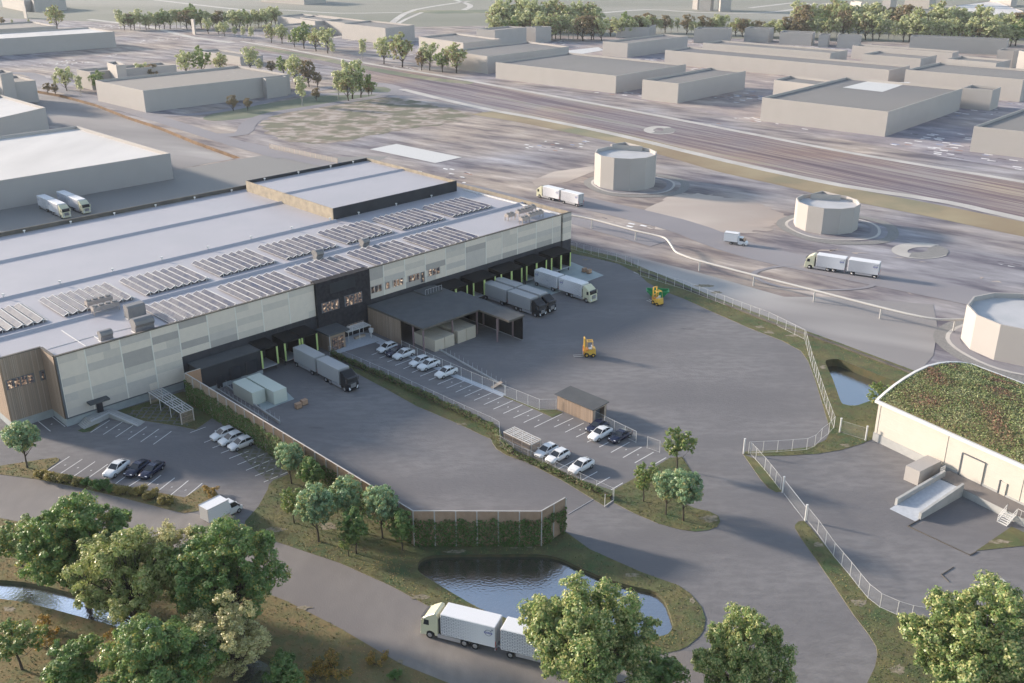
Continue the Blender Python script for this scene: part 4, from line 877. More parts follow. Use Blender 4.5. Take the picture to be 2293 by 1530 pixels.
M['fence_pale'] = mat('pale_mesh', (.5, .45, .4), rough=.8, alpha=.5)
def dotted(name, c, w_, sx, sy, thr, rz):
    m = bpy.data.materials.new(name); m.use_nodes = True; n = m.node_tree; N = n.nodes; L = n.links; b = N['Principled BSDF']; b.inputs['Roughness'].default_value = .85
    t = N.new('ShaderNodeTexCoord'); mp = N.new('ShaderNodeMapping'); mp.vector_type = 'TEXTURE'; mp.inputs['Rotation'].default_value = (0, 0, rz); mp.inputs['Scale'].default_value = (sx, sy, 1); L.new(t.outputs['Object'], mp.inputs[0])
    v = N.new('ShaderNodeTexVoronoi'); v.inputs['Scale'].default_value = 1; v.inputs['Randomness'].default_value = .12; L.new(mp.outputs[0], v.inputs['Vector'])
    r = N.new('ShaderNodeMapRange'); L.new(v.outputs['Distance'], r.inputs[0]); r.inputs['From Min'].default_value = thr; r.inputs['From Max'].default_value = thr+.08; r.inputs['To Min'].default_value = 1; r.inputs['To Max'].default_value = 0
    mx = N.new('ShaderNodeMix'); mx.data_type = 'RGBA'; L.new(r.outputs[0], mx.inputs[0]); mx.inputs[6].default_value = (*c, 1); mx.inputs[7].default_value = (*w_, 1); L.new(mx.outputs[2], b.inputs['Base Color']); return m
M['skylit'] = dotted('roof_with_skylights', (.27, .245, .22), (.42, .40, .38), 8, 8, .12, YAW*-1)
M['skylit2'] = M['roof_grey']
M['sedum'] = mat('sedum_soil', (.12, .13, .055), (.17, .13, .07), 1.2, .95)

# ---------------------------------------------------------------- plain grey buildings of the district
def block(label, N_, A_, R_, H, roof='roof_grey', par=1.0, zr=None, ext=(1, 1), name='industrial_building', cat='building', group=None, z0=-.2):
    """N near roof corner, A left roof corner, R right roof corner (photo pixels at height H); H may be a ground pixel below N"""
    if isinstance(H, tuple): H = up(*N_, *H)
    n, a, r = P(*N_, H), P(*A_, H), P(*R_, H); a = n+(a-n)*ext[0]; r = n+(r-n)*ext[1]
    return block_w(label, [n, r, r+a-n, a], H, roof, par, name, cat, group, z0)
def block_w(label, q, H, roof='roof_grey', par=1.0, name='industrial_building', cat='building', group=None, z0=-.2):
    area = sum(q[i].x*q[(i+1) % len(q)].y-q[(i+1) % len(q)].x*q[i].y for i in range(len(q)))
    if area < 0: q = q[::-1]
    c = sum((Vector(p) for p in q), Vector())/len(q); th = .35
    t = thing(name, label, cat, Vector((q[0].x, q[0].y, 0)), group)
    inn = []
    for i in range(len(q)):
        p, pr, nx = q[i], q[i-1], q[(i+1) % len(q)]; d1 = (p-pr).normalized(); d2 = (nx-p).normalized()
        n1 = Vector((-d1.y, d1.x, 0)); n2 = Vector((-d2.y, d2.x, 0)); k = n1+n2; inn.append(p+k*th/max(.3, (1+n1.dot(n2))))
    b = MB(); b.skirt(q, z0, H, 0); n = len(q)
    vs = [(p.x, p.y, H) for p in q]+[(p.x, p.y, H) for p in inn]+[(p.x, p.y, H-par) for p in inn]
    b.add(vs, [(i, (i+1) % n, n+(i+1) % n, n+i) for i in range(n)]+[(n+i, n+(i+1) % n, 2*n+(i+1) % n, 2*n+i) for i in range(n)])
    b.build('wall', 'model', t)
    b = MB(); b.add([(p.x, p.y, H-par) for p in inn], [tuple(range(n))]); b.build('roof', roof, t)
    return t
G_ = 'plain grey district buildings'
B1 = block('nearest plain building at the left edge, white roof, two lorries parked in front', (381, 343.3), (0, 404.7), (171.8, 282), (387.4, 401), 'roof_white', 1.1, ext=(1.35, 1))
block('plain building at the left edge behind the nearest one, stepped front', (101.7, 240.7), (0, 264), (0, 212), (111.7, 289), 'roof_white', ext=(1.6, 1))
block('low front step of the second plain building at the left edge', (70.5, 256), (0, 273), (44, 246.5), 7.4, 'roof_white', ext=(1.3, 1))
block('plain building at the left edge, third back, with a roof box', (79.4, 180.2), (0, 187.5), (37.5, 169), (88, 227), 'roof_warm', ext=(1.6, 1))
block('small roof box on the third plain building at the left edge', (27.9, 161.4), (0, 167), (6, 156), 15.0, 'roof_warm', name='roof_box', cat='roof box')
block('very long plain building in the upper left with pale roof', (255.6, 70.7), (0, 87), (197, 61), (261, 106), 'roof_white', ext=(1.5, 1))
block('plain building half hidden behind the long upper-left one', (125.6, 58), (0, 65.5), (72.4, 48), 12, 'roof_warm', ext=(1.5, 1))
block('plain building cut by the top-left corner, sunlit left side', (53, 1.5), (2, -8), (120, -4), (56.7, 27), 'roof_warm', ext=(1, 1))
block('plain building beside the top-left corner one, grey front', (75, 2), (69, -.5), (146, -3), (76.8, 28), 'roof_warm')
block('slim free-standing pillar in the upper left corner', (56, 16), (50, 15), (57.5, 15.3), (56.5, 42), name='pillar', cat='pillar')
block('slim free-standing pillar before the tree row left of centre', (433, 44), (427, 43), (436, 43.5), (433.5, 78), name='pillar', cat='pillar')
block('wide plain building behind the oval tree verge, roof with rows of skylights', (320, 203.3), (212.7, 180), (648, 166.3), (326, 252.3), 'skylit')
block('small stair bay on the right end of the building with rows of skylights', (595, 176.9), (583, 173.6), (641, 171.5), (601, 221), 'roof_warm', par=.5)
block('narrow plain building behind the one with rows of skylights', (201.5, 161.4), (171, 155.8), (394, 145), (208.5, 202), 'roof_warm')
block('small roof box on the narrow building behind the skylights', (260, 147), (239, 139.8), (281, 144.5), 13.0, 'roof_warm', name='roof_box', cat='roof box')
block('small sunlit plain building behind autumn trees left of the railway', (537.3, 127.3), (438, 113), (588.3, 124), (537.3, 147), 'roof_grey')
block('right wing of the U-shaped plain building behind the row of trees', (862.7, 63.1), (764, 52.3), (928, 56), (863, 99), 'roof_grey')
block('left wing of the U-shaped plain building behind the row of trees', (705, 47.5), (620.5, 35.8), (764, 42), 9.5, 'roof_grey')
block('low front block of the U-shaped plain building, hidden by trees', (667, 60), (605, 57), (764, 52), 7, 'roof_warm')
block('rear wing of the U-shaped plain building joining its two sides', (800, 55.5), (672, 39), (838, 48.5), 9.4, 'roof_grey')
block('plain building cut by the top edge, left of centre', (679, -22), (582, -28), (728, -26), (678.6, 11.3))
block('plain low building left of the tall stepped one, right of the tree row', (1037.4, 96), (937.5, 82.4), (1121.3, 87.2), (1037, 132), 'roof_grey')
block('taller narrow plain building behind the trees right of centre top', (1108.2, 68), (1066.8, 65), (1179, 61), (1107, 107), 'roof_warm')
block('end bay of the taller narrow plain building next to the wood', (1199.8, 61.5), (1176, 60), (1234.7, 59.5), (1199, 96), 'roof_warm')
block('plain building with shaded end behind four roadside trees', (1091.2, 126.5), (999, 113), (1274, 104.2), (1091.9, 166.2), 'roof_grey')
block('big plain building with wide sunlit front left of centre right', (1379.7, 170.1), (1109.8, 139.6), (1536.3, 143.9), (1378.6, 209.8), 'roof_grey')
block('short plain building with narrow sunlit front, in front of its long neighbours', (1519.5, 187.5), (1438.8, 178.4), (1670.4, 159.2), (1515.6, 232.2), 'roof_grey')
block('plain building with narrow sunlit gable right of the wood', (1405.7, 97.3), (1350, 92.7), (1540.6, 80.7), (1405.7, 129.6), 'roof_grey')
block('small plain building just below the wood, above the narrow gable', (1452.8, 61), (1380, 62), (1469, 55.5), (1452, 84), 'roof_grey', par=.6)
block('very long plain building with sunlit front crossing the upper right', (1991.5, 156.9), (1489.4, 112.3), (2037.8, 147), (1987, 192), 'roof_grey')
block('long plain building behind the very long one, upper right', (1860, 118.8), (1573.8, 96), (1898.3, 112.3), 9, 'roof_grey')
block('big plain building with a bright white patch on its roof', (1989.2, 250.6), (1707, 218.4), (2156, 198), (1982, 307), 'skylit2')
block('side bay at the right end of the building with the white roof patch', (2223.5, 202), (2156.5, 196.5), (2242, 195.3), (2215.7, 249), 'roof_grey')
block('sunlit rear bay left of the building with the white roof patch', (1827, 190), (1733.6, 179), (1862, 180), 9.5, 'roof_grey')
block('plain building cut by the right edge with sunlit front, nearest on that side', (2420, 308.5), (2181, 283), (2520, 262), (2405, 368), 'roof_grey')
block('plain building with long sunlit front reaching the right edge', (2292, 178.4), (2028.4, 155.9), (2360, 160), (2287, 229.4), 'roof_grey')
block('long sunlit plain building below the right-hand wood', (2133.3, 118.6), (1908.8, 102), (2148, 114.7), (2131, 150), 'roof_grey')
block('plain building with wedge-shaped visible roof, upper right, left one', (2062.7, 131.4), (1931.4, 121.2), (2098, 123.5), 9, 'roof_grey')
block('plain building with wedge-shaped visible roof, upper right, right one', (2231.4, 141.2), (2119.6, 131.8), (2263.7, 134.3), 9, 'roof_grey')
block('tall plain block at the right edge below the wood', (2270.6, 114.1), (2234.3, 112.2), (2282.4, 110.3), (2262.7, 154), 'roof_grey')
block('plain building cut by the right edge behind the tall block', (2345, 122), (2282, 114), (2390, 112), 13, 'roof_grey')
for l, A_, N_, R_, bot in (('small grey block of the row below the wood, first from left', (1555, 64.5), (1632, 65), (1640, 60.8), (1631, 97)), ('small grey block of the row below the wood, second from left', (1668.2, 63.2), (1722.7, 65.4), (1733.6, 61.6), (1722.3, 96)),
    ('wide grey block of the row below the wood, third from left', (1746.7, 72), (1818.7, 75.2), (1826.3, 70.9), (1817.6, 103.6)), ('narrow grey block of the row below the wood', (1833.9, 78.5), (1855.7, 79), (1860, 75.4), (1854.6, 106.4)),
    ('grey block of the row below the wood, last before the long slab', (1876.5, 78.4), (1928.4, 80.4), (1930.5, 77.5), (1925.5, 110)), ('long grey slab building in front of the right-hand wood', (2039, 81.4), (2256.9, 90.2), (2260.2, 86.3), (2252, 124))):
    block(l, N_, A_, R_, bot, 'roof_grey', par=.8, name='grey_block')
for l, A_, N_, R_, bot in (('pale tower cut by the top edge, leftmost of four', (1550, 21), (1561, 22), (1565, 21), 0), ('pale tower cut by the top edge, second of four', (1567, 24), (1590, 25), (1597, 24), 0), ('pale tower cut by the top edge, third of four', (1607, 25), (1612, 26.5), (1636, 26), 0),
    ('pale tower at the top edge behind the wood, left one', (1974, 20), (1992, 21), (2006, 19.5), 0), ('broad pale tower at the top edge behind the wood', (2024, 17), (2079, 20), (2094, 19), 0), ('pale low block at the top right corner', (2215, 12), (2262, 16.5), (2276, 15), 0)):
    n, a, r = P(*N_), P(*A_), P(*R_); block_w(l, [n, r, r+a-n, a], 42 if 'tower' in l else 16, 'roof_grey', name='tower' if 'tower' in l else 'industrial_building')
block('small pale block among the treetops, upper right', (1928, 7), (1905, 3), (1932, 5), (1927, 24)); block('low sunlit pale block between the towers and the wood', (2034, 19), (2013, 16), (2045, 17), (2033, 32))
block('pale low building behind the wood in the top right', (2200, 41), (2139, 12.5), (2293, 26), (2196, 52), 'roof_white', par=.5)

def tank(name, label, c, r, H, rot, n=12, annex=None):
    t = thing(name, label, 'storage tank', Vector((c[0], c[1], 0))); ring = [Vector((c[0]+r*math.cos(rot+2*math.pi*i/n), c[1]+r*math.sin(rot+2*math.pi*i/n), 0)) for i in range(n)]
    inn = [Vector((c[0]+(p.x-c[0])*(1-.35/r), c[1]+(p.y-c[1])*(1-.35/r), 0)) for p in ring]
    b = MB(); b.skirt(ring, -.2, H); b.add([(p.x, p.y, H) for p in ring]+[(p.x, p.y, H) for p in inn]+[(p.x, p.y, H-1.1) for p in inn], [(i, (i+1) % n, n+(i+1) % n, n+i) for i in range(n)]+[(n+i, n+(i+1) % n, 2*n+(i+1) % n, 2*n+i) for i in range(n)])
    b.build('shell', 'model', t); b = MB(); b.add([(p.x, p.y, H-1.1) for p in inn], [tuple(range(n))]); b.build('lid', 'roof_tank', t)
    if annex:
        q = annex; k = len(q); cc = sum(q, Vector())/k; inn2 = [p+(cc-p)*.08 for p in q]
        b = MB(); b.skirt(q, 0, H+.6); b.add([(p.x, p.y, H+.6) for p in q]+[(p.x, p.y, H+.6) for p in inn2]+[(p.x, p.y, H-.5) for p in inn2], [(i, (i+1) % k, k+(i+1) % k, k+i) for i in range(k)]+[(k+i, k+(i+1) % k, 2*k+(i+1) % k, 2*k+i) for i in range(k)]); b.add([(p.x, p.y, H-.5) for p in inn2], [tuple(range(k))])
        b.build('stair_tower', 'model', t)
    return t
M['roof_tank'] = mat('tank_lid', (.48, .48, .49), (.42, .43, .44), .2, .7)
def annex_q(pts, H, c, r):
    a, b_, d = [P(x, y, H) for x, y in pts]; near = a+d-b_; c = Vector((c[0], c[1], H))
    def cut(p):
        for i in range(101):
            q = p.lerp(near, i/100)
            if (q-c).length < r-.15: return q
        return near
    return [a, b_, d, cut(d), cut(a)]
q1 = annex_q([(1367.5, 323), (1399.5, 318), (1439, 328)], 11.2, (37.64, 327.4), 10.3)
tank('storage_tank', 'tallest twelve-sided tank near the middle with a small stair tower behind', (37.64, 327.4), 10.3, 10.6, .05, annex=q1)
q2 = annex_q([(1816, 434), (1842, 427.5), (1883, 437)], 8.0, (90.1, 277.0), 8.9)
tank('storage_tank', 'smaller twelve-sided tank beyond the pipeline with a small stair tower behind', (90.1, 277.0), 8.9, 7.4, .12, annex=q2)
cT = P(2152, 776)+Vector((12.4, .4, 0))
tank('storage_tank', 'wide twelve-sided tank at the right edge where the pipeline ends', (cT.x, cT.y), 11.4, 7.6, .17)
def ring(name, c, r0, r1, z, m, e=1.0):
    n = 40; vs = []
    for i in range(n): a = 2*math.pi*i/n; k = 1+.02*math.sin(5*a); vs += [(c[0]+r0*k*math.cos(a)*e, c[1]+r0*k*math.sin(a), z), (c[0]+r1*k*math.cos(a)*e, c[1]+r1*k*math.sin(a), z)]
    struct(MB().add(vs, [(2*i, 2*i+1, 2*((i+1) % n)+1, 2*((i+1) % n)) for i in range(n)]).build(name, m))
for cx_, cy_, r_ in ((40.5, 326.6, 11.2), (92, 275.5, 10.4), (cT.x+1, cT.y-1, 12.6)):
    ring('tank_ring', (cx_, cy_), r_, r_+2.0, .082, 'lotroad'); ring('tank_ring', (cx_, cy_), r_+2.0, r_+2.8, .084, 'path_white'); ring('tank_ring', (cx_+1.2, cy_-.4), r_+3.4, r_+6.4, .08, 'cobble')  # grey and pale ground rings round each tank, centred slightly off it
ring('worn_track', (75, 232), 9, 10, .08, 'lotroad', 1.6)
pp = [(1262, 478), (1277, 482), (1325, 491), (1423, 517), (1468, 527), (1490, 534), (1502, 548), (1512, 563), (1530, 572), (1565, 584), (1687, 616), (1822, 650), (1970, 688), (2060, 709), (2110, 716), (2170, 715)]
t = thing('pipeline', 'long pale pipeline on posts running from the hall corner to the right-hand tank', 'pipeline', P(1325, 512))
b = MB(); b.path(smooth([P(x, y, 2.75) for x, y in pp], 3, False), .26, 10); b.build('pipe', 'pipe', t, True)
for x, y in ((1325, 512), (1423, 538), (1565.5, 607), (1687, 640), (1822, 676), (1970, 714.5), (2134, 743)): b = MB(); p = P(x, y); b.tube(p, p+Z*2.5, .2, n=8); b.build('post', 'pipe', t)
b = MB(); a, c = P(604, 333), P(756, 366)
t = thing('mesh_fence', 'pale fence behind the hall at the edge of the cobbled yard', 'fence', a)
for i in range(14): p = a+(c-a)*(i/13); q = MB(); q.tube(p, p+Z*2, .06, n=5); q.build('post', 'wood_slat', t)
b.bar(a+Z*1, c+Z*1, .04, 1.8); b.build('screen', 'fence_pale', t)

# ---------------------------------------------------------------- green-roofed building, right
F0 = Vector((60.66, 148.47, 0)); DW = az(146.8); DP = az(56.8); LN = 75.0
def fw(s, a, z=0): return F0+DP*s+DW*a+Z*z
t = thing('green_roof_building', 'cream building with a vaulted planted roof at the right edge', 'building', F0)
prof = [(0, 7.35), (1.9, 8.2), (4, 8.95), (6.5, 9.6), (9.2, 10.1), (12.4, 10.35), (15.6, 10.1), (18.6, 9.6), (21.4, 8.9), (24, 8.1), (26, 7.3)]
b = MB(); b.hexa([fw(.2, .2), fw(25.8, .2), fw(25.8, LN), fw(.2, LN)], [fw(.2, .2, 7.2), fw(25.8, .2, 7.2), fw(25.8, LN, 7.2), fw(.2, LN, 7.2)])
b.add([fw(s, .25, z-.1) for s, z in prof]+[fw(25.8, .25, 7.1), fw(.2, .25, 7.1)], [tuple(range(len(prof)+2))]); b.build('wall', 'cream_wall', t)
b = MB(); b.hexa([fw(.1, .1), fw(.19, .1), fw(.19, LN), fw(.1, LN)], [fw(.1, .1, 1.5), fw(.19, .1, 1.5), fw(.19, LN, 1.5), fw(.1, LN, 1.5)]); b.build('plinth', 'concrete', t)
b = MB()
for i in range(len(prof)-1):
    (s0, z0), (s1, z1) = prof[i], prof[i+1]; b.quad(fw(s0, 0.0, z0), fw(s1, 0.0, z1), fw(s1, LN, z1), fw(s0, LN, z0))
b.build('roof', 'sedum', t)
b = MB()
for i in range(len(prof)-1):
    (s0, z0), (s1, z1) = prof[i], prof[i+1]
    b.hexa([fw(s0, -.25, z0-.35), fw(s1, -.25, z1-.35), fw(s1, .2, z1-.35), fw(s0, .2, z0-.35)], [fw(s0, -.25, z0+.3), fw(s1, -.25, z1+.3), fw(s1, .2, z1+.3), fw(s0, .2, z0+.3)])
b.hexa([fw(-.35, -.25, 7.0), fw(.1, -.25, 7.0), fw(.1, LN, 7.0), fw(-.35, LN, 7.0)], [fw(-.35, -.25, 7.5), fw(.1, -.25, 7.5), fw(.1, LN, 7.5), fw(-.35, LN, 7.5)])
b.hexa([fw(25.9, -.25, 7.0), fw(26.3, -.25, 7.0), fw(26.3, LN, 7.0), fw(25.9, LN, 7.0)], [fw(25.9, -.25, 7.6), fw(26.3, -.25, 7.6), fw(26.3, LN, 7.6), fw(25.9, LN, 7.6)])
b.build('roof_rim', 'white_steel', t)
for i, (nm, c1, c2) in enumerate((('s1', (.16, .22, .065), (.21, .26, .09)), ('s2', (.33, .34, .18), (.27, .31, .13)), ('s3', (.30, .15, .11), (.24, .13, .08)), ('s4', (.22, .18, .09), (.17, .16, .07)))): M[nm] = mat('sedum_leaf', c1, c2, 1, .85)
r = np.random.default_rng(9); n = 70000
s = r.uniform(.25, 25.7, n); a = r.uniform(.25, LN-18, n); zz = np.interp(s, [p[0] for p in prof], [p[1] for p in prof])
ps = np.outer(s, np.array(DP))+np.outer(a, np.array(DW)); ps[:, 2] = zz+r.uniform(.02, .30, n)
v, f, m_ = leafquads(ps, np.tile([0, 0, 1.], (n, 1)), .135, 4, 4, .6)
fld = np.sin(s*.9+np.sin(a*.35)*2)+np.sin(a*.55+s*.3)+r.normal(0, .75, n)
m_ = np.where(fld > 1.0, 1, np.where(fld > -.3, 0, np.where(fld > -1.5, 3, 2))); m_ = np.where(r.random(n) < .12, 1, m_)
npobj('sedum_planting', (v, f, m_), ['s1', 's2', 's3', 's4'], t)['kind'] = 'stuff'
b = MB()
for a_ in (.6, 13.3, 26.0, 39.0, 52): b.hexa([fw(.13, a_, 1.5), fw(.19, a_, 1.5), fw(.19, a_+.09, 1.5), fw(.13, a_+.09, 1.5)], [fw(.13, a_, 7), fw(.19, a_, 7), fw(.19, a_+.09, 7), fw(.13, a_+.09, 7)])
for z_ in np.arange(2.4, 7, .95): b.hexa([fw(.17, .2, z_), fw(.195, .2, z_), fw(.195, LN, z_), fw(.17, LN, z_)], [fw(.17, .2, z_+.025), fw(.195, .2, z_+.025), fw(.195, LN, z_+.025), fw(.17, LN, z_+.025)])
b.build('panel_joint', 'cl_warm', t)
def alongwall(x, y, z):  # distance along the cream wall of a photo point at height z
    return (P(x, y, z)-F0).dot(DW)
def wbox(b, a0, a1, z0, z1, s0, s1, m=0): return b.hexa([fw(s0, a0, z0), fw(s0, a1, z0), fw(s1, a1, z0), fw(s1, a0, z0)], [fw(s0, a0, z1), fw(s0, a1, z1), fw(s1, a1, z1), fw(s1, a0, z1)], m)
a0 = alongwall(2152, 1061, 1.25); a1 = alongwall(2204, 1082, 1.25)
b = MB(); wbox(b, a0, a1, 1.3, 5.0, .0, .18); d = b.build('sliding_door', 'cream_wall', t)
b = MB(); wbox(b, a0-.18, a0, 1.3, 5.1, -.1, .18); wbox(b, a0, a1, 5.02, 5.12, -.1, .18); wbox(b, a0, a1+.1, 1.22, 1.3, -.1, .18); b.build('door_track', 'frame_grey', d)
a2 = alongwall(2242, 1100, 1.25)
b = MB(); wbox(b, a2+.1, a2+1.1, 1.3, 3.4, .02, .18); d = b.build('door', 'cream_wall', t); b = MB(); wbox(b, a2-.05, a2+.08, 1.3, 3.5, -.08, .18); b.build('door_trim', 'frame_grey', d)
# loading platform, ramp, container, stairs
pl0 = alongwall(2127, 1054, 1.2); e = P(2155, 1095, 1.2); wd = -(e-F0).dot(DP)
t = thing('loading_platform', 'raised concrete loading platform along the cream wall', 'platform', fw(-1, pl0))
b = MB(); wbox(b, pl0, 60, 0, 1.2, -wd, -.0, 0); b.build('deck_wall', 'concrete', t)
b = MB(); wbox(b, pl0, 60, 1.2, 1.25, -wd, .0, 0); b.build('deck', 'road', t)
t = thing('loading_ramp', 'pale concrete ramp with side walls leading up to the platform', 'ramp', P(2020, 1155))
a_, b_, c_, d_ = P(1992, 1140), P(2050, 1168), P(2155, 1095, 1.25), P(2101, 1072, 1.25)
b = MB(); b.hexa([a_-Z*.1, b_-Z*.1, Vector((c_.x, c_.y, 0)), Vector((d_.x, d_.y, 0))], [a_+Z*.03, b_+Z*.03, c_, d_]); b.build('slope', 'paving', t)
def rwall(p, q, h0, h1, w_=.4):
    b = MB(); d = (q-p); d.z = 0; d.normalize(); n = Vector((-d.y, d.x, 0))*w_/2
    b.hexa([Vector((x.x, x.y, -.05)) for x in (p-n, p+n, q+n, q-n)], [Vector((x.x, x.y, h)) for x, h in ((p-n, h0), (p+n, h0), (q+n, h1), (q-n, h1))]); b.build('side_wall', 'concrete', t)
k = (d_-a_).normalized(); k.z = 0; rwall(a_+k*1.6+(a_-b_).normalized()*.1, d_+k*1.5, 1.15, 2.2); rwall(b_+k*.9, c_, 1.15, 2.2)
b = MB(); p = Vector((d_.x, d_.y, 2.2))+k*.2
for i in range(5): q = p+k*(.3*i); b.tube(q, q+Z*.9, .03, n=5)
b.bar(p+Z*.9, p+k*1.2+Z*.9, .05, .05); b.bar(p+Z*.5, p+k*1.2+Z*.5, .04, .04); b.build('handrail', 'white_steel', t)
Hc = up(2061.4, 1056.5, 2054.3, 1089); n_, a_, r_ = P(2054.3, 1089), P(2023, 1075), P(2108.4, 1032.3, Hc); r_.z = 0
t = thing('storage_container', 'pale beige container beside the loading ramp at the cream wall', 'container', n_)
q = [n_, r_, r_+a_-n_, a_]; b = MB(); b.hexa([p+Z*.06 for p in q], [p+Z*Hc for p in q]); b.build('body', 'model', t); b = MB(); b.hexa([p*1.0 for p in q], [p+Z*.06 for p in q]); b.build('base', 'chassis', t)
t = thing('steel_stairs', 'white steel stair with railings at the end of the loading platform', 'stairs', P(2266, 1166))
s0 = alongwall(2262, 1156, 0)
for i in range(6): b = MB(); wbox(b, s0-.2+.0, s0+1.3, .2*i+.02, .2*i+.08, -wd-2.0+.3*i, -wd-1.72+.3*i); b.build('tread', 'white_steel', t)
b = MB()
for aa in (s0-.2, s0+1.3):
    p, q = fw(-wd-2.0, aa, 1.0), fw(-wd-.1, aa, 2.2); b.bar(p, q, .06, .06); b.bar(p-Z*.5, q-Z*.5, .05, .05); b.bar(p-Z*.95, q-Z*1.0, .08, .2)
    for i in range(4): x = p.lerp(q, i/3); b.tube(x-Z*1, x, .035, n=5)
    for i in range(5): x = fw(-wd+.1, aa+.6*i if aa > s0 else aa-.0*i, 1.25); b.tube(x, x+Z*1, .03, n=5)
b.bar(fw(-wd+.1, s0+1.3, 2.25), fw(-wd+.1, s0+4, 2.25), .05, .05); b.build('railing', 'white_steel', t)
t = thing('low_kerb', 'thin low kerb edging the sunken yard in front of the ramp', 'kerb', P(2033, 1179))
b = MB(); pts = [P(2060, 1164), P(2033, 1179), P(2172, 1244), P(2187, 1236)]
for i in range(3): b.bar(pts[i]+Z*.06, pts[i+1]+Z*.06, .12, .13)
b.build('edge', 'rim', t)
b = MB(); b.bar(P(2108, 1287, .05), P(2135, 1270, .05), .1, .1); b.bar(P(2108, 1287, .05), P(2125, 1303, .05), .1, .1); tag(b.build('low_kerb', 'rim'), 'tiny angled kerb mark in the yard above the big right tree', 'kerb')
struct(MB().flat(px([(2237, 1297), (2243, 1295), (2262, 1312), (2257, 1316)]), (), .03).build('lane_arrow', 'paint'))

# ---------------------------------------------------------------- vehicles
def wheel(par, x, y, r=.5, w_=.3, name='wheel'):
    o = bpy.data.objects.new(name, None)  # replaced by tyre mesh below
    b = MB(); s = 1 if y > 0 else -1; b.tube((x, y-w_/2, r), (x, y+w_/2, r), r, n=20); t = b.build(name, 'tyre', par, False)
    b = MB(); b.tube((x, y+s*(w_/2-.02), r), (x, y+s*(w_/2+.03), r), r*.62, r*.5, n=14); b.build('rim', 'rimm', t); return t
def loft(secs, m=0, cap=True):
    b = MB(); n = len(secs[0]); vs = [p for s in secs for p in s]; fs = []
    for i in range(len(secs)-1): fs += [(i*n+k, i*n+(k+1) % n, (i+1)*n+(k+1) % n, (i+1)*n+k) for k in range(n)]
    if cap: fs += [tuple(range(n))[::-1], tuple(range(len(vs)-n, len(vs)))]
    return b.add(vs, fs, m)
def pattern_mat():
    m = bpy.data.materials.new('patterned_box_side'); m.use_nodes = True; n = m.node_tree; N = n.nodes; L = n.links; b = N['Principled BSDF']; b.inputs['Roughness'].default_value = .5
    t = N.new('ShaderNodeTexCoord'); sp = N.new('ShaderNodeSeparateXYZ'); L.new(t.outputs['Object'], sp.inputs[0])
    sn = N.new('ShaderNodeMath'); sn.operation = 'SINE'; k = N.new('ShaderNodeMath'); k.operation = 'MULTIPLY'; k.inputs[1].default_value = 2*math.pi/.62; L.new(sp.outputs[0], k.inputs[0]); L.new(k.outputs[0], sn.inputs[0])
    am = N.new('ShaderNodeMath'); am.operation = 'MULTIPLY'; am.inputs[1].default_value = .05; L.new(sn.outputs[0], am.inputs[0])
    zz = N.new('ShaderNodeMath'); zz.operation = 'ADD'; L.new(sp.outputs[2], zz.inputs[0]); L.new(am.outputs[0], zz.inputs[1])
    cb = N.new('ShaderNodeCombineXYZ'); L.new(sp.outputs[0], cb.inputs[0]); L.new(zz.outputs[0], cb.inputs[1])
    br = N.new('ShaderNodeTexBrick'); br.inputs['Scale'].default_value = 1; br.inputs['Brick Width'].default_value = .62; br.inputs['Row Height'].default_value = .2; br.inputs['Mortar Size'].default_value = .034; L.new(cb.outputs[0], br.inputs['Vector'])
    mr = N.new('ShaderNodeMapRange'); mr.inputs['From Min'].default_value = -6.5; mr.inputs['From Max'].default_value = -2; L.new(sp.outputs[0], mr.inputs[0])
    nz = N.new('ShaderNodeTexNoise'); nz.inputs['Scale'].default_value = .8; L.new(t.outputs['Object'], nz.inputs['Vector'])
    q = N.new('ShaderNodeMath'); q.operation = 'MULTIPLY'; L.new(br.outputs['Fac'], q.inputs[0]); L.new(mr.outputs[0], q.inputs[1])
    mx = N.new('ShaderNodeMix'); mx.data_type = 'RGBA'; L.new(q.outputs[0], mx.inputs[0]); mx.inputs[6].default_value = (.68, .68, .70, 1); mx.inputs[7].default_value = (.13, .14, .19, 1); L.new(mx.outputs[2], b.inputs['Base Color']); return m
M['pattern'] = pattern_mat()
def text_mesh(txt, size, name, m):
    cu = bpy.data.curves.new(name, 'FONT'); cu.body = txt; cu.size = size; cu.extrude = .006; cu.align_x = 'CENTER'; cu.align_y = 'CENTER'
    o = bpy.data.objects.new('tmp', cu); C.objects.link(o); dg = bpy.context.evaluated_depsgraph_get(); me = bpy.data.meshes.new_from_object(o.evaluated_get(dg)); me.name = name
    bpy.data.objects.remove(o); me.materials.clear(); me.materials.append(M[m]); return me
M['logo_text'] = mat('logo_text', (.75, .76, .8), rough=.5)
LOGO = text_mesh('VOLVO', .26, 'logo_lettering', 'logo_text')
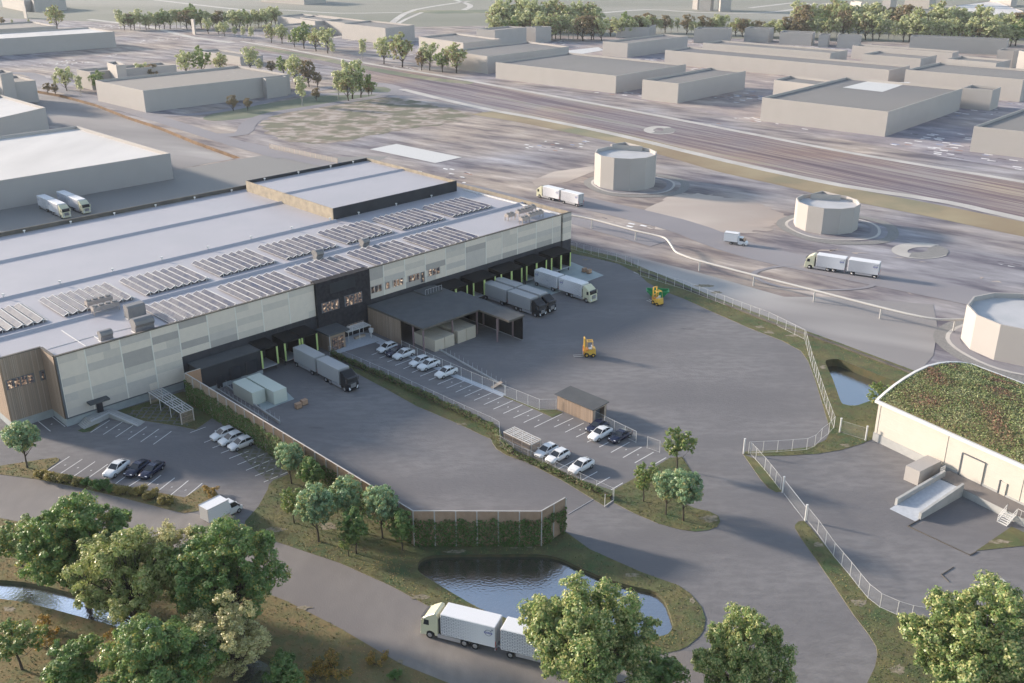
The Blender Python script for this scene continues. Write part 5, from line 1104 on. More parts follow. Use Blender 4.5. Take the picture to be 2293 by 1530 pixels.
def logo(par, x, z, y, face):
    b = MB(); n = 28; R0, R1 = .46, .37
    for i in range(n):
        a, c = 2*math.pi*i/n, 2*math.pi*(i+1)/n; f = lambda r_, t_: (x+r_*math.cos(t_), y, z+r_*math.sin(t_))
        b.add([f(R1, a), f(R0, a), f(R0, c), f(R1, c)], [(0, 1, 2, 3)])
    s = 1 if face < 0 else -1     # arrow to the upper right as read on that side
    b.add([(x+s*.28, y, z+.36), (x+s*.36, y, z+.28), (x+s*.58, y, z+.50), (x+s*.50, y, z+.58)], [(0, 1, 2, 3)]); b.add([(x+s*.36, y, z+.62), (x+s*.64, y, z+.64), (x+s*.62, y, z+.36)], [(0, 1, 2)])
    o = b.build('emblem', 'logo_ring', par)
    b = MB(); b.box(x-.52, x+.52, y-.006 if face < 0 else y, y if face < 0 else y+.006, z-.13, z+.13); b.build('emblem_bar', 'logo_bar', o)
    w_ = bpy.data.objects.new('lettering', LOGO); C.objects.link(w_); w_.parent = o; w_.location = (x, y+(-.014 if face < 0 else .014), z)
    w_.rotation_euler = (math.pi/2, 0, 0 if face < 0 else math.pi)
def boxbody(t, x0, x1, style):
    white = style == 'white'
    b = MB(); r_ = .08
    sec = lambda x, k: [(x, -1.275+k, 1.05+k), (x, 1.275-k, 1.05+k), (x, 1.275-k, 3.95-k), (x, 1.2-k, 4.02-k), (x, -1.2+k, 4.02-k), (x, -1.275+k, 3.95-k)]
    b = loft([sec(x0, .06), sec(x0+.06, 0), sec(x1-.06, 0), sec(x1, .06)]); bd = b.build('box_body', 'whitebox' if white else 'greybox', t)
    if white:
        for s in (-1, 1):
            b = MB(); b.box(x0+.08, x1-.08, *( (1.276, 1.284) if s > 0 else (-1.284, -1.276)), 1.1, 3.93); b.build('side_panel', 'pattern', bd); logo(bd, x0+.85, 3.0, s*1.292, s)
        b = MB()
        for s in (-1, 1): b.box(x0-.02, x0, s*.62-.55, s*.62+.55, 1.15, 3.9)
        b.build('rear_door', 'greybox', bd)
    b = MB(); b.box(x0+.1, x1-.1, -.45, .45, .7, 1.06); b.build('chassis', 'chassis', t)
    b = MB(); b.box(x0-.04, x0+.1, -1.2, 1.2, .55, .8); b.build('rear_bumper', 'silver' if white else 'chassis', t)
    for s in (-1, 1): b = MB(); b.box(x0-.07, x0-.04, s*1.05-.14, s*1.05+.14, .62, .8); b.build('tail_light', 'red', t)
    for s in (-1, 1): b = MB(); b.box(x0-.06, x0-.021, s*1.2-.05, s*1.2+.05, 1.2, 1.9); b.build('marker_light', 'red', t)
def make_truck(style):
    paint = 'blackcab' if style == 'black' else 'cream'; t = thing('box_truck', 'x', 'truck')
    prof = [(-.95, .55), (-.95, 3.0), (-.9, 3.78), (-.55, 3.86), (.35, 3.35), (.8, 2.98), (1.02, 2.85), (1.2, 1.95), (1.36, 1.75), (1.42, .95), (1.38, .38), (.62, .38), (.55, .9), (.2, 1.12), (-.2, 1.12), (-.55, .9), (-.6, .55)]
    cx_ = .2
    def sec(y, k): return [(cx_+(x-cx_)*(1-k), y, 1.9+(z-1.9)*(1-k)) for x, z in prof]
    b = loft([sec(-1.24, .05), sec(-1.12, 0), sec(1.12, 0), sec(1.24, .05)]); cab = b.build('cab', paint, t)
    b = MB(); b.hexa([(1.05, -1.08, 2.82), (1.05, 1.08, 2.82), (1.22, 1.1, 2.0), (1.22, -1.1, 2.0)], [(1.10, -1.08, 2.84), (1.10, 1.08, 2.84), (1.27, 1.1, 2.02), (1.27, -1.1, 2.02)]); b.build('windscreen', 'glass', cab)
    for s in (-1, 1):
        b = MB(); y0 = s*1.235; b.hexa([(.2, y0-s*.02, 1.95), (.95, y0-s*.03, 1.95), (.82, y0-s*.03, 2.7), (.2, y0-s*.02, 2.7)], [(.2, y0+s*.02, 1.95), (.95, y0+s*.01, 1.95), (.82, y0+s*.01, 2.7), (.2, y0+s*.02, 2.7)]); b.build('side_window', 'glass', cab)
        b = MB(); b.box(1.05, 1.15, s*1.42-.07, s*1.42+.07, 2.0, 2.75); b.box(1.05, 1.1, min(s*1.2, s*1.42), max(s*1.2, s*1.42), 2.6, 2.65); b.build('mirror', 'chassis' if style == 'black' else 'cream', t)
        b = MB(); b.hexa([(1.36, s*.8-.17, .6), (1.36, s*.8+.17, .6), (1.36, s*.98+.14, 1.15), (1.36, s*.98-.10, 1.15)], [(1.47, s*.8-.17, .6), (1.42, s*.8+.17, .6), (1.42, s*.98+.14, 1.15), (1.45, s*.98-.10, 1.15)]); b.build('headlight', 'lamp', t)
        b = MB(); b.box(-3.9, -.9, s*1.2-.04, s*1.2+.04, .42, .95); b.build('side_skirt', 'silver', t)
        b = MB()
        for x in (-4.4, -5.8): b.path([(x+.62*math.cos(a), s*1.1, .5+.62*math.sin(a)) for a in [math.pi*(.05+.9*i/8) for i in range(9)]], .06, 5)
        b.build('mudguard', 'chassis', t)
    b = MB(); b.box(1.28, 1.43, -.62, .62, .95, 1.78); [b.box(1.43, 1.45, -.6, .6, 1.0+i*.16, 1.07+i*.16, 1) for i in range(5)]; b.build('grille', ['chassis', 'silver'], cab)
    b = MB(); b.hexa([(.98, -1.05, 2.9), (.98, 1.05, 2.9), (1.35, 1.05, 2.78), (1.35, -1.05, 2.78)], [(.98, -1.05, 2.95), (.98, 1.05, 2.95), (1.35, 1.05, 2.83), (1.35, -1.05, 2.83)]); b.build('sun_visor', 'chassis', cab)
    b = MB(); b.box(1.1, 1.44, -1.2, 1.2, .36, .56); b.build('front_bumper', paint, t)
    b = MB(); b.box(-1.3, -.95, -1.0, 1.0, .9, 2.9); b.build('rear_cab_fairing', 'chassis', t)
    boxbody(t, -8.4, -1.35, style)
    for x in (0.15, -4.4, -5.8):
        for s in (-1, 1): wheel(t, x, s*1.08)
    return t
def make_trailer(style):
    t = thing('box_trailer', 'x', 'trailer'); boxbody(t, -6.1, 1.2, style)
    for x in (0, -5.4):
        for s in (-1, 1): wheel(t, x, s*1.08, .45)
    b = MB()
    for s in (-1, 1): b.bar((1.1, s*.7, .75), (2.75, s*.08, .75), .09, .12)
    b.bar((1.9, -.4, .75), (1.9, .4, .75), .08, .1); b.build('drawbar', 'galv', t)
    for s in (-1, 1): b = MB(); b.box(-4.7, -.7, s*1.18-.03, s*1.18+.03, .5, .95); b.build('side_skirt', 'silver', t)
    return t
TR = {'black': make_truck('black'), 'white': make_truck('white')}; TL = {'black': make_trailer('black'), 'white': make_trailer('white')}
def lorry(x, y, hd, style, l1, l2=None, wy=1.23, dx=-.15):
    h = az(hd); p = P(x, y); n = Vector((-h.y, h.x, 0)); n = n if n.dot(-p) > 0 else -n
    c = p-n*wy+h*dx; rz_ = math.atan2(h.y, h.x); place(TR[style], c, rz_, l1, 'box trucks')
    if l2: place(TL[style], c-h*10.3, rz_, l2, 'box trailers')
lorry(962.5, 1429.4, 290.3, 'white', 'cream-cab white lorry driving past the large pond', 'white patterned trailer half behind the big tree, pulled past the large pond')
lorry(771.5, 877.6, 135.2, 'black', 'black-cab grey lorry in front of the single docks, near the pallets', 'grey trailer standing at the three single docks')
lorry(1198, 710.8, 135.2, 'black', 'black-cab grey lorry beside the carport screen', 'grey trailer backed to the docks, right beside the carport')
lorry(1219.5, 701.5, 135.2, 'black', 'black-cab grey lorry parked behind its twin by the carport', 'grey trailer at the docks behind its twin, farther from the carport')
lorry(1312.3, 677.8, 135.2, 'white', 'cream-cab white lorry at the pale loading pad', 'white trailer with round emblem backed to the double docks')
lorry(1207.3, 443, 315.2, 'white', 'cream-cab white lorry on the road beyond the hall corner', 'white trailer on the road just beyond the hall corner')
lorry(1811.6, 602.8, 298.3, 'white', 'cream-cab white lorry driving beyond the pipeline', 'white trailer following its lorry beyond the pipeline')
lorry(138, 489.9, 134.5, 'white', 'cream-cab white lorry behind the hall, left one of two', 'white trailer behind the hall, left one of two')
lorry(183, 479.8, 134.5, 'white', 'cream-cab white lorry behind the hall, right one of two', 'white trailer behind the hall, right one of two')

def make_van():
    t = thing('box_van', 'x', 'van')
    st = [(1.15, .62, .35, .55), (1.05, .85, .3, .85), (.6, .93, .28, 1.12), (.3, .95, .28, 1.2), (-1.05, .95, .28, 1.25), (-1.1, .95, .3, 1.25)]
    sec = lambda x, hw, z0, z1: [(x, -hw*.9, z0), (x, hw*.9, z0), (x, hw, z0+.2), (x, hw*.98, z1), (x, -hw*.98, z1), (x, -hw, z0+.2)]
    cab = loft([sec(*s) for s in st]).build('cab', 'carwhite', t)
    g = [(.62, .86, 1.14, 1.18), (-.05, .8, 1.2, 1.95), (-1.05, .8, 1.2, 2.05)]
    loft([[(x, -hw, z0), (x, hw, z0), (x, hw*.86, z1), (x, -hw*.86, z1)] for x, hw, z0, z1 in g]).build('window', 'glass', cab)
    b = MB(); b.hexa([(-1.08, -.72, 1.98), (.0, -.7, 1.9), (.0, .7, 1.9), (-1.08, .72, 1.98)], [(-1.08, -.72, 2.1), (-.05, -.68, 2.0), (-.05, .68, 2.0), (-1.08, .72, 2.1)]); b.hexa([(-1.08, -.86, 1.2), (-.75, -.86, 1.2), (-.75, .86, 1.2), (-1.08, .86, 1.2)], [(-1.08, -.72, 2.0), (-.85, -.72, 2.0), (-.85, .72, 2.0), (-1.08, .72, 2.0)])
    b.build('cab_roof', 'carwhite', cab)
    b = MB(); b.box(-4.6, -1.2, -1.05, 1.05, .85, 2.9); bd = b.build('box_body', 'whitebox', t); b = MB()
    for s in (-1, 1):
        b.box(-4.65, -1.15, s*1.03-.05, s*1.03+.05, .8, .9); b.box(-4.65, -1.15, s*1.03-.05, s*1.03+.05, 2.86, 2.95)
    b.box(-4.63, -4.6, -1.0, 1.0, .9, 2.85); b.build('box_trim', 'greybox', bd)
    b = MB(); b.box(-4.4, -1, -.4, .4, .5, .84); b.build('chassis', 'chassis', t)
    for x in (.35, -2.75):
        for s in (-1, 1): wheel(t, x, s*.86, .36, .22)
    for s in (-1, 1): b = MB(); b.box(1.0, 1.12, s*.66-.14, s*.66+.14, .68, .84); b.build('headlight', 'lamp', t); b = MB(); b.box(.3, .42, s*1.08-.08, s*1.08+.08, 1.2, 1.5); b.build('mirror', 'chassis', t)
    return t
VAN = make_van()
def van(x, y, hd, l, sc=1.0):
    h = az(hd); p = P(x, y); n = Vector((-h.y, h.x, 0)); n = n if n.dot(-p) > 0 else -n; place(VAN, p-n*.97*sc-h*.35*sc, math.atan2(h.y, h.x), l, 'white box vans', sc)
van(536.4, 1148.7, 39, 'white box van turning out of the left parking onto the road', 1.05)
van(1664.3, 552.3, 116, 'small white box van on the road beyond the pipeline', 1.1)

def make_car(kind, paint):
    t = thing({'hatch': 'hatchback', 'suv': 'coupe_suv', 'sedan': 'sedan'}[kind], 'x', 'car')
    if kind == 'hatch': L0, st, gh = 2.15, [(2.15, .55, .3, .55), (2.05, .8, .22, .72), (1.3, .9, .2, .92), (.8, .91, .2, 1.0), (-1.6, .92, .2, 1.06), (-2.05, .86, .22, 1.0), (-2.12, .7, .3, .6)], [(.95, .80, .97, 1.0), (.15, .72, 1.0, 1.44), (-.5, .73, 1.02, 1.5), (-1.5, .70, 1.04, 1.42), (-2.0, .68, 1.02, 1.06)]
    elif kind == 'suv': L0, st, gh = 2.4, [(2.4, .6, .35, .62), (2.3, .85, .27, .85), (1.4, .96, .26, 1.05), (.9, .97, .26, 1.12), (-1.7, .98, .26, 1.2), (-2.3, .9, .28, 1.15), (-2.42, .74, .36, .7)], [(1.0, .84, 1.1, 1.13), (.2, .74, 1.12, 1.62), (-.6, .74, 1.14, 1.68), (-1.5, .68, 1.18, 1.45), (-2.15, .66, 1.17, 1.2)]
    else: L0, st, gh = 2.4, [(2.4, .58, .3, .52), (2.3, .82, .2, .7), (1.4, .92, .18, .88), (.9, .93, .18, .95), (-1.7, .94, .18, 1.02), (-2.3, .88, .2, .98), (-2.42, .72, .3, .58)], [(.95, .80, .93, .96), (.1, .68, .95, 1.38), (-.7, .68, .97, 1.42), (-1.5, .64, 1.0, 1.22), (-2.0, .62, .99, 1.03)]
    def sec(x, hw, z0, z1): zm = z0+(z1-z0)*.6; return [(x, -hw*.86, z0), (x, hw*.86, z0), (x, hw, z0+.16), (x, hw*1.0, zm), (x, hw*.93, z1-.03), (x, hw*.6, z1), (x, -hw*.6, z1), (x, -hw*.93, z1-.03), (x, -hw, zm), (x, -hw, z0+.16)]
    body = loft([sec(*s) for s in st]).build('body', paint, t, True)
    loft([[(x, -hw, z0-.03), (x, hw, z0-.03), (x, hw*.88, z1), (x, -hw*.88, z1)] for x, hw, z0, z1 in gh]).build('glasshouse', 'glass', body)
    roof = [g for g in gh[1:-1]]; b = MB()
    for i in range(len(roof)-1):
        (x0, h0, _, z0), (x1, h1, _, z1) = roof[i], roof[i+1]
        b.hexa([(x0, -h0*.9, z0), (x1, -h1*.9, z1), (x1, h1*.9, z1), (x0, h0*.9, z0)], [(x0, -h0*.8, z0+.05), (x1, -h1*.8, z1+.05), (x1, h1*.8, z1+.05), (x0, h0*.8, z0+.05)])
    for s in (-1, 1):
        for k in (0, 1, 3): (x0, h0, za, z0), (x1, h1, zb, z1) = gh[k], gh[k+1]; b.bar((x0, s*h0*(.9 if k > 0 else 1.0), z0 if k else za), (x1, s*h1*.9 if k < 3 else s*h1, z1 if k < 3 else zb), .07, .06)
        x0, h0, za, z0 = gh[2]; b.hexa([(x0-.04, s*h0-.02, za), (x0+.04, s*h0-.02, za), (x0+.04, s*h0+.02, za), (x0-.04, s*h0+.02, za)], [(x0-.04, s*h0*.9-.02, z0), (x0+.04, s*h0*.9-.02, z0), (x0+.04, s*h0*.9+.02, z0), (x0-.04, s*h0*.9+.02, z0)])
    b.build('roof_panel', paint, body)
    for x in (L0-.95, -L0+.95):
        for s in (-1, 1): wheel(t, x, s*(.84 if kind != 'suv' else .88), .34 if kind != 'suv' else .38, .2)
    for s in (-1, 1):
        b = MB(); x = L0-.16; b.box(x-.08, x+.05, s*.6-.16, s*.6+.16, .60, .74); b.build('headlight', 'lamp', t)
        b = MB(); b.box(-L0-.01, -L0+.1, s*.62-.16, s*.62+.16, .75, .9); b.build('tail_light', 'red', t)
        b = MB(); b.box(.72, .9, s*1.0-.09, s*1.0+.09, .98, 1.1); b.build('mirror', paint, t)
    b = MB(); b.box(L0-.09, L0+.015, -.42, .42, .42, .56); b.build('grille', 'chassis', t)
    return t
CAR = {k: make_car(*k) for k in (('hatch', 'carwhite'), ('suv', 'carwhite'), ('sedan', 'carnavy'))}
HN, SW, SN = ('hatch', 'carwhite'), ('suv', 'carwhite'), ('sedan', 'carnavy')
ga = (P(700+900/3, 500+1108/3)-P(700+1030/3, 500+1055/3)).normalized()      # bay direction of the middle rows
gb = (P(315/2.942, 1010+130/2.942)-P(457/2.942, 1010+37/2.942)).normalized()
gc = (P(1565/2.942, 1010+90/2.942)-P(1740/2.942, 1010+20/2.942)).normalized()
for k, x, y, g, l in ((HN, 867, 785, ga, 'white hatchback first in the row by the entrance paving'), (SN, 887, 793, ga, 'navy sedan hidden between two white cars by the carport'), (SW, 904, 800, ga, 'white coupe SUV beside the hidden navy sedan'),
    (HN, 940, 816, ga, 'white hatchback in the middle of the row behind the carport fence'), (SW, 960, 824, ga, 'white coupe SUV next to the middle hatchback'), (SW, 999, 841, ga, 'white coupe SUV last in the row, empty bays after it'),
    (SN, 1337, 961, ga, 'navy sedan closest to the timber shed'), (SW, 1344, 979, ga, 'white coupe SUV between two navy sedans by the shed'), (SN, 1388.5, 983, ga, 'navy sedan right of the white coupe SUV by the shed'),
    (HN, 1223, 1017, ga, 'white hatchback right beside the slatted bicycle cage'), (HN, 1248.5, 1029, ga, 'white hatchback second from the slatted bicycle cage'), (SW, 1301, 1052, ga, 'white coupe SUV alone behind the thin hedge'),
    (SW, 262, 1058, gb, 'white coupe SUV in the lower-left parking row'), (SN, 308, 1056, gb, 'navy sedan in the middle of the lower-left row'), (SN, 341, 1060, gb, 'navy sedan at the right of the lower-left row'),
    (HN, 501, 979, gc, 'white car by the green wall, rear one of three'), (HN, 519, 990, gc, 'white car by the green wall, middle one of three'), (HN, 540.5, 1001, gc, 'white car by the green wall, front one of three')):
    place(CAR[k], P(x, y)+Z*.02, math.atan2(g.y, g.x), l, 'parked cars', 1.0 if k != HN else 1.04)

def make_forklift():
    t = thing('forklift', 'x', 'forklift')
    b = MB(); b.box(-.95, .35, -.55, .55, .38, .95); b.hexa([(-1.15, -.5, .35), (-.85, -.58, .35), (-.85, .58, .35), (-1.15, .5, .35)], [(-1.1, -.45, 1.3), (-.7, -.58, 1.3), (-.7, .58, 1.3), (-1.1, .45, 1.3)]); b.box(-.7, -.1, -.5, .5, .95, 1.15); b.build('body', 'yellow', t)
    b = MB(); b.box(-.02, .32, -.48, .48, .95, 1.25); b.build('dash', 'orange', t)
    b = MB(); b.box(-.55, -.1, -.25, .25, 1.15, 1.27); b.box(-.62, -.5, -.25, .25, 1.27, 1.7); b.build('seat', 'galv', t)
    b = MB(); cs = [(-.85, -.5), (-.85, .5), (.18, .5), (.18, -.5)]
    for i in range(4): x, y = cs[i]; b.bar((x, y, .95 if x > 0 else 1.3), (x*.78, y*.9, 2.45), .08, .08); x2, y2 = cs[(i+1) % 4]; b.bar((x*.78, y*.9, 2.45), (x2*.78, y2*.9, 2.45), .08, .08)
    for i in range(3): b.bar((-.66, -.25+.25*i, 2.45), (.14, -.25+.25*i, 2.45), .05, .04)
    b.build('overhead_guard', 'yellow', t)
    b = MB()
    for s in (-1, 1): b.box(.45, .62, s*.36-.08, s*.36+.08, .12, 3.0)
    for z_ in (.5, 1.6, 2.9): b.box(.47, .6, -.3, .3, z_, z_+.12)
    b.build('mast', 'yellow', t)
    b = MB(); b.box(.64, .72, -.5, .5, .5, .62); b.box(.64, .72, -.5, .5, 1.0, 1.1); [b.box(.65, .7, y-.03, y+.03, .5, 1.6) for y in (-.48, -.16, .16, .48)]; b.build('carriage', 'orange', t)
    for s in (-1, 1): b = MB(); b.box(.73, .79, s*.28-.06, s*.28+.06, .08, .9); b.box(.73, 2.15, s*.28-.06, s*.28+.06, .08, .13); b.build('fork', 'steel_pale', t)
    for x, r_ in ((.25, .36), (-.75, .3)):
        for s in (-1, 1): b = MB(); b.tube((x, s*.5-.12, r_), (x, s*.5+.12, r_), r_, n=16); o = b.build('wheel', 'tyre', t); b = MB(); b.tube((x, s*.63-.02, r_), (x, s*.63+.02, r_), r_*.45, n=10); b.build('hub', 'yellow', o)
    return t
FK = make_forklift()
h1 = az(-95+0); place(FK, P(1316, 797.5), math.atan2(h1.y, h1.x), 'yellow forklift alone in the middle of the yard', 'yellow forklifts', 1.35)
h2 = (P(1450, 676.3)-P(1462, 681.5)).normalized(); place(FK, P(1470, 681.5), math.atan2(h2.y, h2.x), 'yellow forklift parked in front of the green skip', 'yellow forklifts', 1.35)
t = thing('skip', 'green open waste skip by the yard fence behind a forklift', 'skip', P(1472, 667))
c = P(1472, 665); hx = az(97); hy = Vector((-hx.y, hx.x, 0))
def sq(x, y, z): return c+hx*x+hy*y+Z*z
b = MB(); bt = [sq(-1.2, -.9, .1), sq(1.2, -.9, .1), sq(1.2, .9, .1), sq(-1.2, .9, .1)]; tp = [sq(-2.6, -1.1, 1.7), sq(2.6, -1.1, 1.7), sq(2.6, 1.1, 1.7), sq(-2.6, 1.1, 1.7)]; it = [sq(-2.5, -1.0, 1.7), sq(2.5, -1.0, 1.7), sq(2.5, 1.0, 1.7), sq(-2.5, 1.0, 1.7)]; ib = [p+Z*.1 for p in bt]
b.add(bt+tp+it+ib, [(0, 3, 2, 1), (0, 1, 5, 4), (1, 2, 6, 5), (2, 3, 7, 6), (3, 0, 4, 7), (4, 5, 9, 8), (5, 6, 10, 9), (6, 7, 11, 10), (7, 4, 8, 11), (8, 9, 13, 12), (9, 10, 14, 13), (10, 11, 15, 14), (11, 8, 12, 15), (12, 13, 14, 15)]); b.build('body', 'green_skip', t)
b = MB()
for p, q in ((tp[0], tp[1]), (tp[1], tp[2]), (tp[2], tp[3]), (tp[3], tp[0])): b.bar(p, q, .1, .12)
for x in (-1.5, 0, 1.5): b.bar(sq(x*.75, -.97, .3), sq(x*1.3, -1.12, 1.65), .08, .05)
b.build('top_rim', 'green_skip', t)
def pallet(x, y, l, z0=0):
    t = thing('pallet_box', l, 'boxed pallet', P(x, y, z0), 'cartons on pallets'); c = P(x, y, z0)
    def ob(b, x0, x1, y0, y1, a, e): b.hexa([c+U*p+V*q+Z*a for p, q in ((x0, y0), (x1, y0), (x1, y1), (x0, y1))], [c+U*p+V*q+Z*e for p, q in ((x0, y0), (x1, y0), (x1, y1), (x0, y1))])
    b = MB()
    for k in (-.4, 0, .4): ob(b, -.6, .6, k-.05, k+.05, 0, .1)
    ob(b, -.6, .6, -.42, .42, .1, .14); b.build('pallet', 'pallet', t)
    b = MB()
    for i in range(2):
        for j in range(2): ob(b, -.55+i*.56, -.01+i*.56, -.4+j*.41, -.005+j*.41, .15, .62); ob(b, -.55+i*.56, -.01+i*.56, -.4+j*.41, -.005+j*.41, .63, 1.0)
    b.build('carton', 'carton', t)
pallet(668.5, 914, 'boxed pallet in front of the green containers, left one'); pallet(681.5, 906, 'boxed pallet in front of the green containers, right one')
pallet(1308.5, 609, 'boxed pallet on the pale loading pad, left one', .06); pallet(1319, 612, 'boxed pallet on the pale loading pad, right one', .06)

# ---------------------------------------------------------------- trees
def leaf(n, a, b_): M[n] = mat(n, a, b_, .9, .42, trans=.38, spec=.5)
leaf('lg1', (0.121, 0.219, 0.059), (0.159, 0.266, 0.079)); leaf('lg2', (0.200, 0.293, 0.092), (0.241, 0.320, 0.108)); leaf('lg3', (0.452, 0.372, 0.092), (0.320, 0.320, 0.092))
leaf('ly1', (0.367, 0.413, 0.139), (0.275, 0.337, 0.107)); leaf('ly2', (0.492, 0.492, 0.214), (0.458, 0.458, 0.184)); leaf('ly3', (0.184, 0.260, 0.075), (0.244, 0.306, 0.091))
leaf('lp1', (0.574, 0.505, 0.253), (0.472, 0.438, 0.236)); leaf('lp2', (0.406, 0.406, 0.185), (0.337, 0.353, 0.168)); leaf('lp3', (0.600, 0.600, 0.337), (0.600, 0.574, 0.269))
leaf('lb1', (0.220, 0.347, 0.180), (0.257, 0.399, 0.220)); leaf('lb2', (0.359, 0.463, 0.257), (0.309, 0.423, 0.230)); leaf('lb3', (0.463, 0.450, 0.180), (0.515, 0.463, 0.193))
leaf('lr1', (0.286, 0.209, 0.121), (0.242, 0.187, 0.110)); leaf('lr2', (0.330, 0.231, 0.132), (0.286, 0.220, 0.121)); leaf('lr3', (0.220, 0.220, 0.110), (0.275, 0.242, 0.121))
leaf('lf1', (0.414, 0.474, 0.223), (0.535, 0.561, 0.297)); leaf('lf2', (0.593, 0.600, 0.356), (0.600, 0.600, 0.414)); leaf('lf3', (0.297, 0.356, 0.147), (0.386, 0.414, 0.177))
leaf('lo1', (0.413, 0.234, 0.055), (0.330, 0.193, 0.048)); leaf('lo2', (0.468, 0.303, 0.068), (0.385, 0.275, 0.068)); leaf('lo3', (0.220, 0.179, 0.048), (0.179, 0.165, 0.041))
leaf('ls1', (0.234, 0.199, 0.068), (0.179, 0.165, 0.055)); leaf('ls2', (0.330, 0.261, 0.097), (0.275, 0.234, 0.083))
def tree(name, cat, seed, H, Wd, base, nl, nsub, per, size, mats, lean=.0, shape=1.0, trunk=.2, droop=0.0, wts=(.5, .33, .17), bark='bark', fill=.75, lobe=.27, top=1.0):
    """trunk with limbs running to lobes; each lobe a shell of leaf clumps"""
    r = np.random.default_rng(seed); t = thing(name, 'x', cat); cz = (H+base)/2; rz = (H-base)/2; rx = Wd/2
    lobes = []; tries = 0
    while len(lobes) < nl and tries < 4000:
        tries += 1; d = r.normal(0, 1, 3); d /= np.linalg.norm(d); k = r.uniform(.45, fill) if r.random() < .82 else r.uniform(0, .4)
        p = d*k; zz = p[2]; wide = 1-max(0, zz)*(.35*shape)-max(0, -zz)*.25
        q = np.array([p[0]*rx*wide, p[1]*rx*wide, cz+p[2]*rz*top]); lr = lobe*rx*r.uniform(.75, 1.25)
        if all(np.linalg.norm(q-l[0]) > .62*(lr+l[1])*.8 for l in lobes): lobes.append((q, lr))
    cs = []; ns = []
    for q, lr in lobes:
        for _ in range(nsub):
            d = r.normal(0, 1, 3); d[2] += .25; d /= np.linalg.norm(d); c = q+d*lr*r.uniform(.55, 1.0); sr = lr*r.uniform(.26, .46)
            e = r.normal(0, 1, (per, 3)); e /= np.linalg.norm(e, axis=1)[:, None]; e[:, 2] *= .8
            cs.append(c+e*sr*r.uniform(.5, 1.05, (per, 1))); nn = e+d*.6+np.array([0, 0, .35]); ns.append(nn)
    cs = np.concatenate(cs); ns = np.concatenate(ns); cs[:, 2] -= droop*np.hypot(cs[:, 0], cs[:, 1]); ok = cs[:, 2] > .4; cs = cs[ok]; ns = ns[ok]
    v, f, _ = leafquads(cs, ns, size, seed+1, 1, .55)
    tone = np.repeat(r.random(len(cs)//per+1), per)[:len(cs)]*.5+r.random(len(cs))*.5; o = np.argsort(np.argsort(tone))/len(tone)
    mi = np.where(o < wts[0], 0, np.where(o < wts[0]+wts[1], 1, 2))
    b = MB(); tr = trunk; pts = [Vector((0, 0, -.1)), Vector((lean*.4, 0, base*.55)), Vector((lean, .1, base*1.05)), Vector((lean*1.1, 0, cz*.95)), Vector((lean*.8, 0, H*.8))]; rr = [tr*1.25, tr, tr*.85, tr*.5, tr*.15]
    for i in range(4): b.tube(pts[i], pts[i+1], rr[i], rr[i+1], 7)
    for q, lr in lobes:
        s = pts[2].lerp(pts[3], float(r.uniform(-.3, .7))); q = Vector(q); m1 = s.lerp(q, .5)+Vector((0, 0, -.12*(q-s).length)); r0 = tr*.38
        b.tube(s, m1, r0, r0*.6, 5, 0, False); b.tube(m1, q, r0*.6, r0*.22, 5, 0, False)
        for _ in range(3 if size < .4 else 0):
            d = Vector(r.normal(0, 1, 3)).normalized(); b.tube(m1.lerp(q, .6), q+d*lr*.7, r0*.25, r0*.08, 4, 0, False)
    b.build('trunk', bark, t); npobj('crown', (v, f, mi), mats, t); t['H'] = H; return t
G1 = ['lg1', 'lg2', 'lg3']; GY = ['ly1', 'ly2', 'ly3']; GP = ['lp1', 'lp2', 'lp3']; GB = ['lb1', 'lb2', 'lb3']; GR = ['lr1', 'lr2', 'lr3']; GF = ['lf1', 'lf2', 'lf3']
